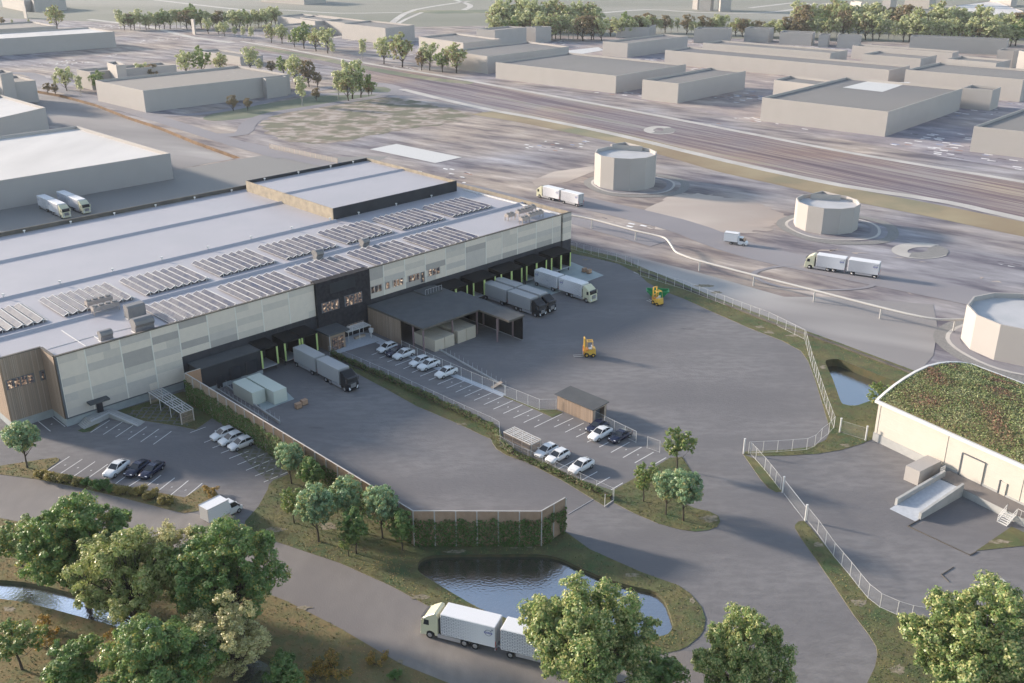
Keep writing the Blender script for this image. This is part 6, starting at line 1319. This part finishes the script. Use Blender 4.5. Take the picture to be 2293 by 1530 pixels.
T = {
 'big1': tree('broadleaf_tree', 'tree', 21, 13, 13, 2.2, 64, 20, 60, .125, G1, .4, .8, .3, wts=(.5, .4, .1), lobe=.2, fill=.9),
 'big2': tree('broadleaf_tree', 'tree', 22, 12, 11.5, 2.4, 48, 18, 48, .125, GY, -.5, .7, .3, wts=(.4, .42, .18), lobe=.19, fill=.97),
 'big3': tree('broadleaf_tree', 'tree', 23, 12, 9, 2.5, 44, 18, 32, .11, GP, .3, .9, .2, wts=(.4, .35, .25), lobe=.2, fill=.95),
 'big4': tree('broadleaf_tree', 'tree', 24, 12, 12.5, 2.0, 66, 20, 58, .125, ['lg2', 'ly2', 'lg1'], .2, .7, .28, wts=(.45, .37, .18), lobe=.18, fill=.92),
 'mid1': tree('park_tree', 'tree', 31, 7, 5.0, 2.0, 26, 14, 40, .11, GB, .1, .6, .10, wts=(.45, .38, .17), lobe=.30),
 'mid2': tree('park_tree', 'tree', 32, 7, 4.6, 1.4, 24, 13, 34, .11, G1, .1, .6, .09, wts=(.6, .37, .03), lobe=.30),
 'mid3': tree('park_tree', 'tree', 33, 7, 4.2, 1.9, 18, 12, 30, .10, ['lg2', 'lg3', 'lg1'], -.1, .9, .09, wts=(.5, .2, .3), lobe=.30, fill=.9),
 'far1': tree('roadside_tree', 'tree', 41, 14, 11, 2.6, 24, 9, 13, .36, GF, .3, .7, .25, wts=(.45, .35, .2), lobe=.28, fill=.85),
 'far2': tree('roadside_tree', 'tree', 42, 12, 10, 1.8, 20, 9, 13, .36, GR, .2, .8, .25, wts=(.5, .2, .3), lobe=.30),
 'far3': tree('roadside_tree', 'tree', 43, 13, 6.5, 2.6, 18, 9, 12, .32, ['lf2', 'lf1', 'lp2'], .1, .6, .16, wts=(.45, .4, .15), lobe=.34, bark='bark_pale'),
 'far4': tree('roadside_tree', 'tree', 44, 12, 9.5, 2.2, 22, 9, 13, .34, ['lg2', 'lf3', 'lg1'], .3, .9, .25, wts=(.4, .4, .2), lobe=.28, fill=.9),
 'far5': tree('roadside_tree', 'tree', 45, 13, 11, 2.6, 24, 9, 13, .36, ['lf1', 'lf3', 'lr2'], .3, .8, .25, wts=(.45, .3, .25), lobe=.28, fill=.85),
} if 'bark_pale' in M or M.setdefault('bark_pale', mat('pale_bark', (.42, .40, .36), (.3, .28, .25), 2, .9)) else {}
rnd = random.Random(77)
def plant(k, top, base, label, group, ws=1.0, rot=None, H=None):
    """tree with its foot at photo pixel base and its top at photo pixel top"""
    p = P(*base); h = H or up(*top, *base); s = h/T[k]['H']; o = place(T[k], p+Z*(LZ if base[1] > 600 else .04), rnd.uniform(0, 6.28) if rot is None else rot, label, group, s*ws, s); return o
fg = 'large trees along the canal and road'
for k, tp, bs, l, ws in (('big1', (180, 1103), (196, 1345), 'broad dark green tree between canal and road, left side', 1.02), ('mid3', (25, 1156), (50, 1269), 'smaller green tree cut by the left edge above the canal', 1.5), ('mid3', (-25, 1180), (-20, 1300), 'green tree mostly outside the left edge above the canal', 1.3),
    ('big1', (505, 1166), (520, 1408), 'huge dark green tree right of the foreground clump', 1.04), ('big3', (378, 1168), (400, 1370), 'pale sparse tree behind the foreground clump', .95), ('big2', (285, 1195), (300, 1425), 'sunlit yellow-green tree with bare fork standing at the canal', 1.0),
    ('big1', (375, 1383), (375, 1610), 'dark green tree at the bottom edge left of centre', 1.1), ('big3', (530, 1340), (530, 1535), 'pale tree in front of the huge green one at the canal', 1.15), ('mid3', (38, 1376), (50, 1500), 'small green and yellow tree in the lower left corner', 1.45),
    ('mid2', (165, 1428), (185, 1575), 'dark green tree at the bottom edge near the left corner', 1.4), ('big4', (1300, 1312), (1318, 1585), 'large light green tree hiding the trailer at the bottom', .95), ('mid2', (1475, 1458), (1470, 1560), 'low green branches at the bottom edge right of the large tree', 1.7),
    ('big4', (1650, 1375), (1640, 1600), 'light green tree at the bottom edge right of centre', .82), ('big4', (2120, 1298), (2160, 1590), 'biggest round green tree in the lower right corner', 1.12), ('big2', (2262, 1300), (2330, 1480), 'green tree at the right edge behind the biggest one', .8), ('mid2', (640, 1470), (645, 1560), 'low dark bush-like tree over the canal at the bottom', 1.4)):
    plant(k, tp, bs, l, fg, ws)
mg = 'young trees on the lawns of the site'
for k, tp, bs, l, ws in (('mid1', (648, 988), (653, 1084), 'light bluish-green tree at the lattice parking corner', 1.0), ('mid2', (694, 1020), (702, 1112), 'dark green tree just right of the lattice parking corner tree', 1.0), ('mid3', (647, 1085), (659, 1173), 'slim green tree left of the pale green group below the noise wall', .95),
    ('mid1', (700, 1084), (714, 1214), 'light green tree with long thin trunk below the noise wall', .92), ('mid1', (768, 1068), (778, 1185), 'light green tree close to the noise wall, middle of the group', .95), ('mid2', (800, 1130), (798, 1241), 'dark green tree in front of the middle of the group', .95),
    ('mid1', (857, 1082), (857, 1206), 'light green tree right end of the group near the wall corner', .9), ('mid2', (895, 1135), (901, 1233), 'dark green tree at the corner of the noise wall', .95), ('mid3', (778, 1185), (781, 1246), 'small yellow tree below the group at the road', 1.15),
    ('mid3', (1523, 950), (1516, 1051), 'green tree right of the parking at the yard edge', 1.1), ('mid3', (1443, 1027), (1441, 1124), 'green tree left of the light pair on the traffic island', 1.0), ('mid1', (1495, 1050), (1491, 1153), 'light green tree of the pair on the traffic island, left one', .95),
    ('mid1', (1540, 1050), (1530, 1167), 'light green tree of the pair on the traffic island, right one', .95), ('mid1', (42, 937), (62, 1048), 'sunlit light green tree by the left edge beside the timber bay', 1.0), ('mid3', (1972, 850), (1965, 928), 'yellow-green tree in front of the triangular pond', 1.25)):
    plant(k, tp, bs, l, mg, ws)
fd = [  # district trees one can tell apart: kind, top, foot, label
 ('far5', (127, 9), (128, 66), 'tall pale tree behind the long upper-left building'), ('far2', (5, 37), (6, 58), 'small tree at the left edge near the top'), ('far3', (29, 41), (28, 56), 'small pale tree left of the upper-left pillar'), ('far3', (66, 41), (66, 58), 'small pale tree right of the upper-left pillar'),
 ('far1', (146, 145), (150, 204), 'green tree of the cluster at the quay edge, tallest'), ('far3', (124, 162), (126, 200), 'slim pale tree of the quay cluster'), ('far2', (104, 184), (108, 210), 'brown bush-like tree at the quay edge, left'), ('far2', (120, 186), (124, 213), 'brown bush-like tree at the quay edge, right'), ('far3', (178, 161), (182, 216), 'pale slim birch right of the quay cluster'), ('far4', (228, 158), (222, 205), 'green tree behind the left corner of the skylit building'),
 ('far1', (325, 136), (322, 185), 'pale half of the tree pair behind the skylit building'), ('far2', (340, 140), (345, 188), 'brown half of the tree pair behind the skylit building'), ('far1', (420, 108), (418, 170), 'green tree of the group behind the skylit roof, left'), ('far4', (455, 103), (452, 168), 'green tree of the group behind the skylit roof, middle'), ('far5', (495, 115), (495, 165), 'brownish tree of the group behind the skylit roof, right'), ('far1', (563, 100), (562, 160), 'green tree before the small sunlit building'), ('far3', (580, 125), (582, 165), 'pale tree before the small sunlit building'), ('far2', (605, 135), (608, 166), 'brown tree left of the dark green one'),
 ('far4', (632, 126), (634, 170), 'dark green tree above the skylit building corner'), ('far1', (660, 118), (662, 190), 'large green tree of the pair above the verge'), ('far2', (700, 130), (692, 195), 'large red-brown tree of the pair above the verge'), ('far2', (716, 160), (711, 196), 'smaller red-brown tree right of the large one'), ('far3', (673, 160), (677, 238), 'pale birch in front of the red-brown trees'), ('far2', (710, 195), (709, 226), 'small orange-green tree on the verge'),
 ('far2', (520, 210), (523, 249), 'small autumn tree on the verge before the skylit building, left'), ('far2', (554, 218), (555, 248), 'small autumn tree on the verge before the skylit building, right'),
 ('far1', (775, 126), (789, 222), 'tall green tree in the verge group of six'), ('far3', (752, 147), (758, 224), 'pale slim tree at the left of the verge group'), ('far5', (790, 160), (780, 226), 'brown tree in the front of the verge group'), ('far4', (812, 150), (808, 219), 'green tree right of centre of the verge group'), ('far2', (825, 180), (826, 216), 'brown tree at the right end of the verge group'), ('far4', (835, 178), (832, 212), 'dark green tree at the far right of the verge group'),
 ('far5', (600, 50), (608, 96), 'leftmost green tree before the U-shaped building'), ('far1', (645, 50), (632, 98), 'second green tree before the U-shaped building'), ('far4', (655, 68), (660, 106), 'brownish green tree before the U-shaped building'), ('far4', (678, 50), (681, 109), 'dark tree in the row before the U-shaped building'), ('far5', (698, 60), (708, 115), 'brownish tree in the row before the U-shaped building'), ('far1', (728, 56), (734, 120), 'tall pale tree in the row before the U-shaped building'), ('far3', (745, 90), (746, 126), 'small pale tree at the end of that row'),
 ('far3', (812, 79), (812, 136), 'single slim pale tree right of the row'), ('far1', (858, 78), (860, 144), 'green tree left of the pair at the railway path'), ('far5', (905, 69), (901, 151), 'green and brown tree right of the pair at the railway path'), ('far2', (942, 112), (944, 158), 'small dark tree left of the roadside group'), ('far1', (958, 88), (962, 158), 'tall green tree of the roadside group'), ('far4', (985, 110), (991, 162), 'dark green tree of the roadside group'), ('far5', (1028, 93), (1022, 164), 'brownish tree right end of the roadside group')]
for i, (k, tp, bs, l) in enumerate(fd): plant(k, tp, bs, l, 'district trees', rnd.uniform(.95, 1.1))
ORD = 'first second third fourth fifth sixth seventh eighth ninth tenth eleventh twelfth thirteenth fourteenth fifteenth sixteenth seventeenth eighteenth nineteenth twentieth'.split()
def row(n, x0, x1, yb, hp, label, group, jitter=3, ks=('far1', 'far5', 'far2', 'far3', 'far4', 'far1')):
    seen = {}
    for i in range(n):
        f = (i+rnd.uniform(-.3, .3))/max(1, n-1); x = x0+(x1-x0)*f; y = yb[0]+(yb[1]-yb[0])*f+rnd.uniform(-jitter, jitter*.6); k = rnd.choice(ks); h = rnd.uniform(*hp)
        w_ = {'far1': 'pale green', 'far5': 'green and brown', 'far2': 'reddish brown', 'far3': 'slim pale', 'far4': 'mid green'}[k]
        seen[k] = seen.get(k, 0)+1
        plant(k, (0, 0), (x, y), f'{ORD[seen[k]-1]} {w_} tree from left in the {label}', group, rnd.uniform(.95, 1.25), H=h)
row(23, 268, 520, (67, 64), (11, 19), 'far row behind the pillar', 'trees of the far left row', 2)
row(13, 530, 625, (66, 58), (12, 19), 'right end of the far row', 'trees of the far left row end', 4)
row(6, 470, 560, (76, 90), (9, 13), 'loose line before the far row', 'loose line before the far left row', 2, ('far3', 'far1'))
row(20, 1110, 1345, (86, 92), (15, 22), 'front of the top centre wood', 'trees of the top centre wood', 3)
row(18, 1115, 1330, (70, 76), (20, 27), 'rear of the top centre wood', 'rear trees of the top centre wood', 4, ('far1', 'far1', 'far5'))
row(7, 1370, 1440, (84, 82), (12, 19), 'clump right of the top centre wood', 'trees right of the top centre wood', 2)
row(28, 1450, 1830, (74, 88), (11, 17), 'tree line above the grey blocks', 'trees above the grey blocks', 3, ('far1', 'far2', 'far3', 'far2', 'far5'))
row(30, 1800, 2293, (84, 106), (15, 22), 'right-hand wood front', 'front trees of the right-hand wood', 3)
row(36, 1780, 2310, (66, 90), (18, 26), 'right-hand wood rear', 'rear trees of the right-hand wood', 5, ('far1', 'far5', 'far2', 'far1', 'far3'))
# shrubs
def shrub(name, seed, mats, size, n=9, per=60, sub=6, h=1.5, w_=2.2):
    r = np.random.default_rng(seed); t = thing(name, 'x', 'shrub'); cs = []; ns = []; b = MB()
    for _ in range(n):
        q = np.array([r.normal(0, w_*.22), r.normal(0, w_*.22), h*r.uniform(.35, .75)]); b.tube((q[0]*.2, q[1]*.2, -.05), tuple(q), .05, .02, 5, 0, False)
        for _ in range(sub):
            d = r.normal(0, 1, 3); d[2] += .4; d /= np.linalg.norm(d); c = q+d*.3*h*r.uniform(.5, 1); e = r.normal(0, 1, (per, 3)); e /= np.linalg.norm(e, axis=1)[:, None]
            cs.append(c+e*.2*h*r.uniform(.4, 1, (per, 1))); ns.append(e+np.array([0, 0, .5]))
    cs = np.concatenate(cs); ns = np.concatenate(ns); ok = cs[:, 2] > .03; v, f, mi = leafquads(cs[ok], ns[ok], size, seed, 3, .6)
    b.build('stem', 'bark', t); npobj('foliage', (v, f, mi), mats, t); return t
SH = {'gold': shrub('golden_shrub', 1, ['ls1', 'ls2', 'lg3'], .075), 'green': shrub('evergreen_shrub', 2, ['lg1', 'lg1', 'ivy1'], .075), 'orange': shrub('orange_shrub', 3, ['lo1', 'lo2', 'lo3'], .09, 7, 34, 5)}
for k, x, y, s, l in (('gold', 84, 1067, 1.1, 'golden shrub at the left start of the shrub row'), ('gold', 92, 1071, 1.0, 'golden shrub second in the shrub row'), ('gold', 112, 1074, 1.2, 'golden shrub third in the shrub row'), ('gold', 126, 1077, 1.1, 'golden shrub fourth in the shrub row'), ('gold', 141, 1080, 1.0, 'golden shrub before the small green one'),
    ('green', 155, 1082, .9, 'small green shrub between golden ones'), ('gold', 172, 1087, 1.2, 'golden shrub right of the small green one'), ('green', 194, 1091, 1.1, 'rounded green shrub in the row'), ('green', 219, 1095, 1.3, 'dark green shrub left of the pair, largest'), ('green', 233, 1098, 1.4, 'dark green shrub, middle of three'), ('green', 249, 1101, 1.2, 'dark green shrub, right of three'),
    ('gold', 265, 1105, 1.2, 'golden shrub right of the dark green ones'), ('gold', 277, 1108, 1.0, 'golden shrub, second after the dark green ones'), ('gold', 295, 1105, 1.0, 'golden shrub close to the parking kerb'), ('gold', 313, 1110, 1.2, 'golden shrub in the right half of the row'), ('gold', 329, 1114, 1.2, 'golden shrub sixth from the right end of the row'), ('gold', 346, 1118, 1.0, 'golden shrub near the right end of the row'), ('gold', 364, 1124, 1.3, 'golden shrub second from the right end'), ('gold', 382, 1127, 1.2, 'golden shrub at the right end of the row'),
    ('orange', 468, 1105, .9, 'yellow tuft on the tip of the parking island'), ('orange', 478, 1112, .8, 'yellow tuft right on the parking island tip'), ('orange', 105, 1420, 1.6, 'orange shrub on the meadow left of the canal tree'), ('orange', 108, 1450, 1.3, 'orange shrub below its twin on the meadow'), ('orange', 272, 1435, 1.3, 'orange shrub under the yellow-green tree'), ('orange', 735, 1495, 1.4, 'yellow shrub beside the road at the bottom, left one'),
    ('orange', 748, 1510, 1.5, 'yellow shrub beside the road at the bottom, middle one'), ('orange', 712, 1520, 1.5, 'yellow shrub beside the road at the bottom, lowest one'), ('orange', 842, 1490, 1.1, 'sparse yellow shrub on the verge, right one'), ('orange', 832, 1478, 1.0, 'sparse yellow shrub on the verge, left one'), ('green', 885, 1523, .9, 'dark low shrub on the bottom verge'), ('green', 640, 1500, 1.5, 'dark shrub on the canal bank')):
    place(SH[k], P(x+rnd.uniform(-2, 2), y+rnd.uniform(-1, 3))+Z*LZ, rnd.uniform(0, 6), l, 'shrubs', s*rnd.uniform(.62, .95))
# grass growing on the near lawns
def inside_np(x, y, loop):
    k = np.zeros(len(x), bool); n = len(loop)
    for i in range(n):
        a, c = loop[i], loop[(i+1) % n]; t = (a[1] > y) != (c[1] > y); t[t] &= x[t] < (c[0]-a[0])*(y[t]-a[1])/(c[1]-a[1])+a[0]; k ^= t
    return k
rg = np.random.default_rng(4); M['gt1'] = mat('grass_blade', (.10, .14, .05), (.15, .17, .06), .8, .9); M['gt2'] = mat('grass_blade_gold', (.24, .19, .075), (.30, .22, .085), .8, .9); M['gt3'] = mat('grass_blade_dark', (.06, .085, .03), (.08, .10, .035), .8, .9)
cs = []
for li, dens, xl in ((3, 9, None), (10, 7, (-75, 25, 60, 135)), (2, 7, (20, 90, 70, 150)), (4, 9, None), (9, 9, None), (0, 5, None), (5, 9, None), (7, 9, None)):
    loop = px(lawns[li][0]); xs = [q.x for q in loop]; ys = [q.y for q in loop]; x0, x1, y0, y1 = min(xs), max(xs), min(ys), max(ys)
    if xl: x0, x1, y0, y1 = max(x0, xl[0]), min(x1, xl[1]), max(y0, xl[2]), min(y1, xl[3])
    n = int((x1-x0)*(y1-y0)*dens); x = rg.uniform(x0, x1, n); y = rg.uniform(y0, y1, n); k = inside_np(x, y, loop)
    for hl in lawns[li][1]: k &= ~inside_np(x, y, hl)
    x, y = x[k], y[k]; cs.append(np.stack([x, y, np.full(len(x), LZ+.04)], 1))
cs = np.concatenate(cs); v, f, mi = leafquads(cs, np.tile([0, 0, 1.], (len(cs), 1)), .10, 8, 3, .9)
fl = np.sin(cs[:, 0]*.23+np.sin(cs[:, 1]*.17)*2)+np.sin(cs[:, 1]*.31+cs[:, 0]*.11)+rg.normal(0, .9, len(cs)); gold = (cs[:, 1] < 118) & (cs[:, 0] < 20)
fl = fl+np.where(gold, .9, 0); mi = np.where(fl > 1.2, 1, np.where(fl > -.6, 0, 2)); npobj('grass', (v, f, mi), ['gt1', 'gt2', 'gt3'])['kind'] = 'stuff'
# ---------------------------------------------------------------- white patch on the flat roof, haze
Hb = up(1989.2, 250.6, 1982, 307)
wp = [P(x, y, Hb-.97) for x, y in ((1887, 196), (1976, 206), (2040, 184), (1990, 184.5), (1950, 180.5))]
for o in list(C.objects):
    if o.get('label') == 'big plain building with a bright white patch on its roof':
        q = MB().flat(wp, (), Hb-.97).build('roof_patch', 'white_slab', o)
hz = bpy.data.materials.new('haze'); hz.use_nodes = True; n = hz.node_tree; n.nodes.clear(); ou = n.nodes.new('ShaderNodeOutputMaterial'); vv = n.nodes.new('ShaderNodeVolumePrincipled')
vv.inputs['Color'].default_value = (.84, .88, .95, 1); vv.inputs['Density'].default_value = .00007; vv.inputs['Anisotropy'].default_value = .0; n.links.new(vv.outputs[0], ou.inputs['Volume'])
b = MB(); b.box(-2600, 2600, -120, 4200, -4, 86); o = b.build('haze', hz); o['kind'] = 'stuff'
for p in list(T.values())+list(SH.values())+list(CAR.values())+list(TR.values())+list(TL.values())+[FK, VAN, bk]:
    if p.name not in USED:
        for c in list(p.children):
            for g in list(c.children): bpy.data.objects.remove(g)
            bpy.data.objects.remove(c)
        bpy.data.objects.remove(p)
